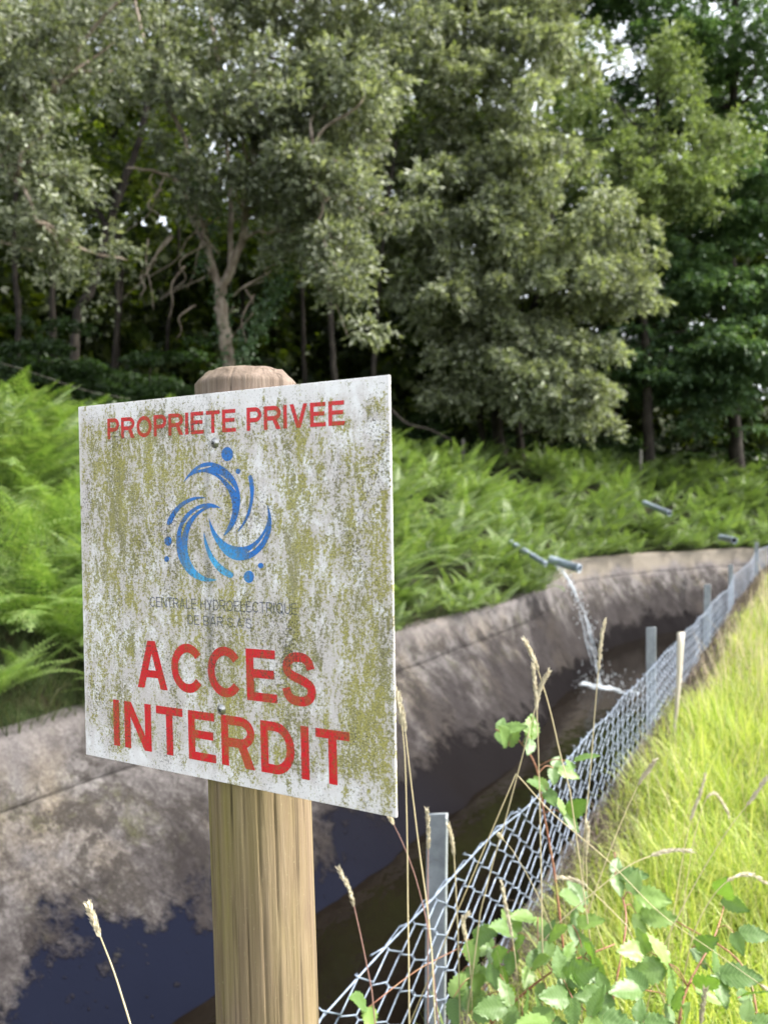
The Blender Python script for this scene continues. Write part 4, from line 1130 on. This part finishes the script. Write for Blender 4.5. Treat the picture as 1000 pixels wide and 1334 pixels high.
# ------------------------------------------------------------------ meadow grass
def meadow_pts(n_, ylo, yhi, omin, pw=1.0, xmax=.60):
    sel = np.where((NW[:, 1] > ylo * .35) & (NW[:, 1] < yhi))[0]
    i = rng.choice(sel, n_ * 4); o = omin + rng.uniform(0, 1, n_ * 4) ** pw * (yhi * .6)
    x = NW[i, 0] - NN[i, 0] * o; y = NW[i, 1] - NN[i, 1] * o
    ok = (y > ylo) & (y < yhi) & (x < y * xmax + .35) & (x > -.2)
    x, y, o, i = x[ok][:n_], y[ok][:n_], o[ok][:n_], i[ok][:n_]
    P = np.stack([x, y, x * 0], -1)
    z_ = near_z(NW[i, 1]) + .05 * fbm(P, 1.1, 3) * sstep(.2, 1.2, o)
    P[:, 2] = z_ - .01
    return P, o
mb = MB()
for n_, ylo, yhi, omin, wlo, whi, llo, lhi, sg in ((8500, 1.15, 3.2, .05, .0036, .0078, .26, .66, 6), (12000, 2.6, 6.0, .05, .005, .010, .25, .58, 5), (15000, 5, 11, .04, .006, .012, .2, .45, 3), (13000, 10, 26, .03, .010, .02, .2, .45, 3)):
    P, o = meadow_pts(n_, ylo, yhi, omin)
    k = len(P)
    L = rng.uniform(llo, lhi, k) * (.5 + .5 * sstep(.05, .45, o)) * (.8 + .35 * vnoise(P, 1.6, 5))
    az = rng.uniform(0, 6.28, k) * .6 + 2.2 * rng.normal(1, .3, k)
    mb.add(*blades(P, L, rng.uniform(wlo, whi, k), az, np.abs(rng.normal(.95, .6, k)), sg, .06))
o = obj('meadow_grass', mb.mesh('meadow_grass'), M['grass']); tag(o, 'tall sunlit yellow-green grass right of the wire fence', 'grass', kind='stuff')
# fine straw-coloured flowering stems in the meadow
mb = MB(); P, o = meadow_pts(2600, 1.4, 14, .2)
k = len(P); mb.add(*blades(P, rng.uniform(.35, .62, k), np.clip(P[:, 1] * .0011, .002, .010), rng.uniform(0, 6.28, k), np.abs(rng.normal(.5, .3, k)), 4, .05))
o = obj('straw_stems', mb.mesh('straw_stems'), M['straw']); tag(o, 'thin straw-coloured flowering stems among the meadow grass', 'grass', kind='stuff')
# dry thatch heaped against the foot of the fence
n_ = 12000
sel = np.where((NW[:, 1] > 1.2) & (NW[:, 1] < 16))[0]
i = rng.choice(sel, n_, p=(1 / (1 + NW[sel, 1])) / (1 / (1 + NW[sel, 1])).sum()); o = rng.uniform(-.03, .14, n_)
P = np.stack([NW[i, 0] - NN[i, 0] * o, NW[i, 1] - NN[i, 1] * o, near_z(NW[i, 1]) + rng.uniform(0, .09, n_)], -1)
az = np.arctan2(-NN[i, 1], -NN[i, 0]) + rng.normal(0, .9, n_)
mb = MB(); mb.add(*blades(P, rng.uniform(.06, .17, n_), np.clip(P[:, 1] * .0012, .0022, .01), az, rng.uniform(.4, 2.4, n_), 3, .3))
o = obj('dry_thatch', mb.mesh('dry_thatch'), M['thatch']); tag(o, 'brown dead grass matted along the foot of the wire fence', 'dead grass', kind='stuff')

# ------------------------------------------------------------------ brambles by the fence
def bramble_leaf(seed):
    r_ = np.random.default_rng(seed)
    nl, nw_ = 14, 4
    L, Wd = 1.0, .60
    V = []; 
    for a_ in range(nl + 1):
        t = a_ / nl
        hw = Wd / 2 * (math.sin(math.pi * min(1, t * .93 + .07) ** .78) ** .85 if t < 1 else 0) + .002
        ser = 1 + (.14 if a_ % 2 else -.08) * (t > .05)
        for c in range(-nw_, nw_ + 1):
            q = c / nw_
            x = q * hw * (ser if abs(c) == nw_ else 1)
            y = t * L - abs(q) * hw * .10 + (.022 if (abs(c) == nw_ and a_ % 2) else 0)
            z_ = .16 * abs(q) * hw * 1.0 - .30 * t * t * .35 + .018 * math.sin((t * 7.5 - abs(q) * .75 * 2.2) * 6.28) * (abs(q) > .01) + .02 * r_.normal() * abs(q)
            V.append((x, y, z_))
    V = np.array(V); m_ = 2 * nw_ + 1
    i_ = np.arange(nl)[:, None] * m_; j_ = np.arange(m_ - 1)[None]
    return V, np.stack([i_ + j_, i_ + j_ + 1, i_ + m_ + j_ + 1, i_ + m_ + j_], -1).reshape(-1, 4)
LEAF_ME = []
for k in range(4):
    V, Q = bramble_leaf(k); me = mesh_np('leaf', V * .08, Q, smooth=True); me.materials.append(M['bramble']); LEAF_ME.append(me)

def place_leaf(parent, pos, direction, normal, size):
    d_ = unit(np.asarray(direction, float)); n_ = np.asarray(normal, float); n_ = unit(n_ - (n_ @ d_) * d_); s_ = np.cross(d_, n_)
    o = obj('leaf', LEAF_ME[rng.integers(4)], None, parent)
    k = size / .08; p = np.asarray(pos) - np.array(parent.location)
    o.matrix_local = Matrix(((s_[0] * k, d_[0] * k, n_[0] * k, p[0]), (s_[1] * k, d_[1] * k, n_[1] * k, p[1]), (s_[2] * k, d_[2] * k, n_[2] * k, p[2]), (0, 0, 0, 1)))

def trifoliate(parent, stem_mb, node, px, py, Y_, size, up=.5):
    """a bramble leaf: petiole from the cane to the spot, three leaflets"""
    p = at(px, py, Y_)
    stem_mb.tube(smooth_path([node, (node + p) / 2 + [0, 0, .012], p], 4), .0012, 5)
    nrm = np.array([rng.normal(0, .5), -.6 + rng.normal(0, .3), .8 + rng.normal(0, .3)])
    a_ = rng.uniform(-1.0, 1.0) if up is None else rng.normal(0, .9)
    d0 = np.array([math.sin(a_), -.25, math.cos(a_) * .55 - .25])
    sd_ = unit(np.cross(unit(d0), unit(nrm)))
    place_leaf(parent, p + unit(d0) * .012, d0, nrm, size)
    for sg in (-1, 1):
        if rng.random() < .72:
            place_leaf(parent, p, unit(d0) * .25 + sg * sd_ * 1.0, nrm + rng.normal(0, .25, 3), size * rng.uniform(.7, .88))

def bramble(label, canes, spots, sz):
    root = at(*canes[0][0]); root[2] = 0.0
    t = thing('bramble', root, label, 'bramble', 'brambles growing along the fence')
    nodes = []
    for c in canes:
        mb = MB(); P = smooth_path([at(*q) for q in c], 6); mb.tube(P, np.linspace(.0030, .0014, len(P)), 6)
        part('cane', mb, M['cane'], t, True); nodes.append(P)
    nodes = np.vstack(nodes); pm = MB()
    for px, py, Y_ in spots:
        p = at(px, py, Y_); nd = nodes[np.argmin(((nodes - p) ** 2).sum(1))]
        trifoliate(t, pm, nd, px, py, Y_, sz * rng.uniform(.68, 1.1))
    part('petioles', pm, M['cane'], t, True)['kind'] = 'stuff'
    return t
bramble('bramble shoot climbing above the top wire between tall grass stems', [[(735, 1250, 1.85), (722, 1140, 1.9), (708, 1060, 1.9), (698, 1000, 1.9), (675, 965, 1.9), (645, 950, 1.9)]],
        [(662, 972, 1.88), (690, 962, 1.9), (742, 992, 1.86), (712, 1030, 1.85), (735, 1062, 1.85), (650, 952, 1.9), (720, 1000, 1.92)], .075)
bramble('bramble with broad leaves behind the nearest fence post', [[(640, 1334, 1.85), (620, 1270, 1.85), (598, 1235, 1.85)], [(640, 1340, 1.8), (655, 1270, 1.8), (668, 1232, 1.78)]],
        [(612, 1225, 1.78), (600, 1268, 1.85), (640, 1235, 1.8), (668, 1240, 1.74), (590, 1300, 1.8), (628, 1290, 1.75), (655, 1285, 1.8), (610, 1320, 1.7), (480, 1312, 1.62)], .085)
bramble('bramble mass at the bottom between the fence and the meadow', [[(760, 1400, 1.6), (740, 1300, 1.65), (700, 1240, 1.7)], [(780, 1400, 1.6), (800, 1290, 1.7), (815, 1200, 1.8), (805, 1150, 1.9), (800, 1110, 1.95)], [(640, 1330, 1.65), (720, 1265, 1.66), (800, 1230, 1.68)]],
        [(712, 1225, 1.7), (745, 1205, 1.72), (690, 1262, 1.66), (735, 1255, 1.62), (770, 1250, 1.66), (700, 1300, 1.6), (745, 1300, 1.55), (790, 1295, 1.58), (800, 1140, 1.9), (822, 1165, 1.85), (828, 1190, 1.85), (665, 1310, 1.6), (720, 1330, 1.5), (640, 1255, 1.7), (675, 1215, 1.75), (700, 1195, 1.78), (730, 1275, 1.6), (760, 1285, 1.6), (680, 1330, 1.55), (770, 1325, 1.5), (760, 1180, 1.75)], .078)
bramble('bramble trailing through the long grass at the lower right', [[(880, 1400, 1.6), (890, 1300, 1.65), (930, 1220, 1.75), (945, 1170, 1.9)], [(980, 1400, 1.6), (985, 1320, 1.62), (960, 1250, 1.7), (880, 1200, 1.8)]],
        [(840, 1290, 1.6), (870, 1310, 1.58), (905, 1290, 1.62), (930, 1270, 1.66), (960, 1300, 1.6), (940, 1170, 1.85), (955, 1215, 1.75), (900, 1235, 1.72), (870, 1255, 1.68), (830, 1330, 1.5), (890, 1335, 1.5), (970, 1330, 1.52), (845, 1240, 1.7)], .078)

# ------------------------------------------------------------------ grass stalks with seed heads
def stalk(label, pts, Y_, head=.30, red=False, hw=.0042, r_=.0011):
    """pts run from the tip of the seed head down to the foot; head is the share of the line that carries seeds"""
    W3 = [at(px, py, Y_ + (q[0] if q else 0)) for px, py, *q in pts]
    P = smooth_path(np.array(W3), 8)
    foot = P[-1].copy(); dn = unit(P[-1] - P[-2])
    if foot[2] > .05:
        k = min(foot[2] / max(.3, -dn[2]), 1.2); P = np.vstack([P, foot + np.array([dn[0] * k * .5, dn[1] * k * .3, -foot[2]])]); foot = P[-1]
    t = thing('grass_stalk', foot, label, 'grass stalk', 'tall seeding grass stalks by the fence')
    mb = MB(); mb.tube(P, np.linspace(r_ * .6, r_ * 1.25, len(P)), 6); part('stem', mb, M['redstem'] if red else M['straw'], t, True)
    seg = np.r_[0, np.cumsum(np.linalg.norm(np.diff(P, axis=0), axis=1))]; vis = np.linalg.norm(np.diff(np.array(W3), axis=0), axis=1).sum()
    HL = head if head > 1 else vis * head
    n_ = 150; s_ = rng.uniform(0, 1, n_) * HL
    C = np.stack([np.interp(s_, seg, P[:, k]) for k in range(3)], -1); C2 = np.stack([np.interp(s_ + .004, seg, P[:, k]) for k in range(3)], -1)
    ax_ = unit(C - C2)
    prof = np.sin(np.pi * np.clip(s_ / HL * .9 + .08, 0, 1)) ** .6
    rd = unit(np.cross(ax_, rng.normal(size=(n_, 3))))
    mb = MB(); V, Q = leaf_quads(C + rd * (hw * .25 * prof)[:, None], ax_ * 1.0 + rd * .42, .011, .0032, 0, .2); mb.add(V, Q)
    core = np.linspace(0, HL, 12); Pc = np.stack([np.interp(core, seg, P[:, k]) for k in range(3)], -1); mb.tube(Pc, hw * .5 * np.sin(np.pi * np.clip(core / HL * .9 + .06, 0, 1)) ** .6 + .0003, 6)
    part('seed_head', mb, M['seed'], t)
stalk('pale seed stalk standing alone at lower left before the canal wall', [(116, 1181), (124, 1203), (134, 1228), (150, 1270), (170, 1334)], 1.15, .27)
stalk('reddish stalk with pale head just right of the wooden post', [(442, 1133), (455, 1160), (462, 1185), (472, 1230), (484, 1290)], 1.5, .32, True)
stalk('tallest straw stalk right beside the right edge of the sign', [(514, 898), (521, 930), (527, 985), (530, 1090), (531, 1180), (532, 1240)], 1.45, .14, hw=.005)
stalk('straw stalk leaning behind the right edge of the sign', [(519, 905), (526, 940), (533, 1000), (545, 1100), (556, 1180), (562, 1240)], 1.5, .15)
stalk('short thin stalk with slim head between sign and near fence post', [(556, 1057), (558, 1085), (557, 1130), (557, 1200)], 1.6, .36, True, hw=.0035)
stalk('stalk whose pale head shows against the nearest steel post', [(584, 1076), (589, 1098), (592, 1130), (596, 1210)], 1.75, .3, hw=.0038)
stalk('thin red stalk slanting out from under the corner of the sign', [(509, 1067), (525, 1100), (540, 1140), (553, 1190), (562, 1240)], 1.55, .05, True, hw=.001)
stalk('bent stalk with curved tan head above the bramble shoot', [(683, 833), (692, 852), (701, 875), (716, 925), (730, 985), (742, 1030)], 1.7, .22)
stalk('upright stalk with narrow braided head above the bramble shoot', [(694, 868), (697, 900), (699, 930), (702, 1020), (704, 1120), (706, 1230)], 1.65, .16, hw=.0035)
stalk('stalk with stout leaning head crossing the braided one', [(714, 876), (705, 893), (697, 922), (680, 985), (660, 1060), (640, 1130), (625, 1190)], 1.7, .15)
stalk('tall upright straw stalk standing before the splash in the canal', [(787, 808), (783, 832), (780, 862), (774, 930), (768, 1010), (760, 1100), (758, 1230)], 1.8, .16)
stalk('stalk with white head leaning over the brown thatch', [(853, 990), (842, 1006), (830, 1024), (805, 1080), (775, 1160), (750, 1240)], 1.75, .15, hw=.0048)
stalk('arching stalk with white horizontal head right of the thatch', [(898, 1108), (875, 1108), (850, 1114), (815, 1130), (770, 1165), (725, 1205), (690, 1250)], 1.7, .20)
stalk('tan-headed stalk against the brown foot of the fence', [(765, 1072), (765, 1090), (763, 1112), (764, 1150), (768, 1230)], 1.8, .28)
stalk('drooping tan seed head hanging before the mesh above the bramble', [(653, 1150), (658, 1178), (667, 1222), (672, 1260), (676, 1320)], 1.65, .44)
stalk('short white head lying across the mesh left of the thatch', [(728, 1143), (745, 1146), (762, 1154), (785, 1175), (815, 1205)], 1.75, .36)
stalk('stalk cut by the right edge with long pale head', [(1004, 1008), (993, 1020), (978, 1042), (945, 1085), (900, 1160), (860, 1240)], 1.8, .2)
stalk('arching pink-tan stalk in the meadow near the right edge', [(997, 1150), (978, 1140), (955, 1143), (930, 1165), (905, 1210), (890, 1270)], 1.75, .3)
stalk('pale drooping head in the meadow below the fence end', [(949, 1063), (940, 1045), (928, 1034), (915, 1050), (900, 1110), (890, 1180)], 2.1, .26)
stalk('upright tan head rising from the meadow right of the arching stalk', [(918, 1010), (911, 1035), (901, 1062), (890, 1110), (880, 1170), (870, 1230)], 2.0, .28)
stalk('long bare straw crossing the bramble from left to right', [(1000, 1290), (930, 1240), (860, 1190), (790, 1120), (720, 1060), (672, 1008)], 1.62, .03, hw=.001, r_=.0009)
stalk('slanting straw before the mesh below the climbing shoot', [(652, 1090), (672, 1115), (702, 1170), (720, 1215), (735, 1260)], 1.7, .03, hw=.001, r_=.0009)
stalk('low tan seed head at the bottom among the bramble leaves', [(608, 1192), (603, 1202), (607, 1225), (612, 1260), (615, 1320)], 1.7, .3)
stalk('seed head rising at the bottom right of the bramble mass', [(918, 1290), (915, 1310), (912, 1335), (910, 1380)], 1.5, .5)

# dry leaf-like stake leaning on the mesh
p0 = at(887, 822, 4.6)
st = thing('wooden_stake', at(874, 990, 4.6), 'pale weathered wooden lath leaning against the mesh past the second steel post', 'stake')
mb = MB()
A_, B_ = at(878, 960, 4.62), at(887, 824, 4.62)
mbm = smooth_path([A_, (A_ + B_) / 2 + [.006, 0, 0], B_], 5)
Vv = []
for k, p in enumerate(mbm):
    wd = .004 + .016 * k / (len(mbm) - 1)
    Vv += [p + [-wd, 0, 0], p + [wd, 0, 0], p + [wd, .016, 0], p + [-wd, .016, 0]]
Vv = np.array(Vv); i_ = np.arange(len(mbm) - 1)[:, None] * 4; j_ = np.arange(4)[None]; k_ = (j_ + 1) % 4
e_ = (len(mbm) - 1) * 4
mb.add(Vv, np.vstack([np.stack([i_ + j_, i_ + k_, i_ + 4 + k_, i_ + 4 + j_], -1).reshape(-1, 4), [[e_, e_ + 1, e_ + 2, e_ + 3]]])); part('lath', mb, M['stake'], st)

# ------------------------------------------------------------------ pipes, falling water, old stakes and wire on the far bank
def pipe(label, a_, b_, r_):
    """hollow plastic pipe from a_ (buried end) to b_ (open mouth)"""
    a_, b_ = np.asarray(a_, float), np.asarray(b_, float)
    t = thing('drain_pipe', b_, label, 'pipe', 'plastic drain pipes on the far bank')
    d_ = unit(b_ - a_); s_ = unit(np.cross(d_, [0, 0, 1.0])); up_ = np.cross(s_, d_)
    th = np.linspace(0, 2 * np.pi, 20, endpoint=False); ring = np.cos(th)[:, None] * s_ + np.sin(th)[:, None] * up_
    def rings(lst):
        V = np.array([c + ring * rr for c, rr in lst]); n_, m_ = V.shape[:2]
        i_ = np.arange(n_ - 1)[:, None] * m_; j_ = np.arange(m_)[None]; k_ = (j_ + 1) % m_
        return V.reshape(-1, 3), np.stack([i_ + j_, i_ + k_, i_ + m_ + k_, i_ + m_ + j_], -1).reshape(-1, 4)
    mb = MB(); mb.add(*rings([(a_, r_), (b_ - d_ * .05, r_), (b_ - d_ * .05, r_ * 1.04), (b_, r_ * 1.04), (b_, r_ * .86), (b_ - d_ * .05, r_ * .86)])); part('tube', mb, M['pipe'], t, False)
    mb = MB(); V, Q = rings([(b_ - d_ * .05, r_ * .86), (b_ - d_ * .4, r_ * .86), (b_ - d_ * .4, .001)]); mb.add(V, Q[:, ::-1]); part('bore', mb, M['pipe_in'], t, True)
    return b_, d_
mouth, pd = pipe('thin grey pipe spilling water into the canal', at(664, 706, 14.15), at(711, 735, 13.6), .05)
pipe('thicker short grey pipe lying beside the spilling one', at(716, 729, 14.3), at(755, 741, 13.9), .08)
pipe('thin grey pipe among the bracken higher up the bank', at(838, 655, 21.2), at(872, 669, 20.3), .075)
pipe('short pale pipe end on the bank just left of the fence end', at(938, 700, 20.6), at(956, 704, 19.9), .085)

st_root = at(785, 893, 13.2); st_root[2] = WATER_Z
fall = thing('falling_water', st_root, 'white stream of water falling from the thin pipe into the canal', 'water jet')
m0 = mouth.copy(); m1 = at(782, 880, 13.3); m1[2] = WATER_Z + .02
strand_all = []
mb = MB()
for k in range(15):
    ta = rng.uniform(0, .85); t = np.linspace(ta, min(1.0, ta + rng.uniform(.12, .35)), 12); spread = .02 + .16 * t
    off = rng.normal(0, 1, 3) * np.array([.55, .5, .25])
    P = m0 + (m1 - m0) * np.stack([t ** .62, t, t ** 1.5], -1) * 1.0 + off[None] * spread[:, None] * .55 + rng.normal(0, .006, (12, 3))
    rr = rng.uniform(.002, .0065) * np.sin(np.pi * np.linspace(.06, .98, 12)) ** .5 * (1 + .6 * rng.normal(0, .4, 12).clip(-.8, .8))
    mb.tube(P, np.abs(rr) + .0015, 6)
part('stream', mb, M['foam'], fall, True)['kind'] = 'stuff'
mb = MB()
ico = np.array([[0, 0, 1], [1, 0, 0], [0, 1, 0], [-1, 0, 0], [0, -1, 0], [0, 0, -1]], float); icof = [[0, 1, 2], [0, 2, 3], [0, 3, 4], [0, 4, 1], [5, 2, 1], [5, 3, 2], [5, 4, 3], [5, 1, 4]]
for k in range(330):
    t = rng.uniform(.1, 1.02)
    if rng.random() < .7: c = m0 + (m1 - m0) * np.array([t ** .62, t, t ** 1.5]) + rng.normal(0, 1, 3) * np.array([.10, .10, .07]) * (.2 + t)
    else: c = m1 + np.array([rng.normal(0, .3), rng.normal(0, .35), abs(rng.normal(0, .1))])
    mb.add(ico * rng.uniform(.004, .013) * np.array([1, 1, 1.5]) + c, None, icof)
part('spray', mb, M['foam'], fall)['kind'] = 'stuff'
# foam streak carried across the canal from where the jet lands
fo = thing('foam_streak', st_root, 'white foam streak on the dark water below the jet', 'foam')
mb = MB()
A_, B_ = at(738, 886, 13.7), at(815, 902, 12.75)
for k in range(44):
    t = rng.uniform(0, 1); c = A_ * (1 - t) + B_ * t; c = c + np.array([rng.normal(0, .07), rng.normal(0, .10), 0]); c[2] = WATER_Z + .004
    a_ = unit((B_ - A_) * [1, 1, 0]); pp = np.array([-a_[1], a_[0], 0]); ln = rng.uniform(.04, .16); wd = rng.uniform(.01, .04)
    th = np.linspace(0, 2 * np.pi, 14, endpoint=False)
    prof = []
    for sc_, hh in ((1, 0), (.75, .018), (.35, .03)):
        prof.append(c + (np.cos(th) * ln * sc_)[:, None] * a_ + (np.sin(th) * wd * sc_ * (1 + .3 * rng.normal(size=14)))[:, None] * pp + np.array([0, 0, 1.0]) * (hh * rng.uniform(.2, .6)))
    V = np.array(prof); m_ = 14; i_ = np.arange(2)[:, None] * m_; j_ = np.arange(m_)[None]; k_ = (j_ + 1) % m_
    V2 = np.vstack([V.reshape(-1, 3), V[2].mean(0)[None]])
    mb.add(V2, np.stack([i_ + j_, i_ + k_, i_ + m_ + k_, i_ + m_ + j_], -1).reshape(-1, 4), [[28 + k2, 28 + (k2 + 1) % 14, 42] for k2 in range(14)])
part('foam', mb, M['foam'], fo, True)['kind'] = 'stuff'

for px, py, Y_, r_, lab in ((603, 572, 21.0, .045, 'short pale fence stake in the bracken right of the sign'), (834, 586, 24.5, .05, 'thin grey fence stake in the bracken under the dark tree')):
    tp = at(px, py, Y_); g_ = ground_at(px, Y_)
    t = thing('fence_stake', (tp[0], tp[1], g_[2]), lab, 'stake')
    mb = MB(); mb.tube([[tp[0] - .03, tp[1], g_[2] - .3], [tp[0] - .01, tp[1], (g_[2] + tp[2]) / 2], tp - [0, 0, .04], tp], [r_, r_, r_ * .95, r_ * .6], 9); part('shaft', mb, M['bark_grey'], t)
w_ = thing('wire_strand', at(-40, 462, 9.2), 'single thin wire strung above the ferns at the far left', 'wire')
mb = MB(); mb.tube(smooth_path([at(-60, 460, 9.1), at(20, 478, 9.3), at(110, 508, 9.8), at(170, 520, 10.3)], 6), .0018, 5); part('strand', mb, M['bark_grey'], w_, True)
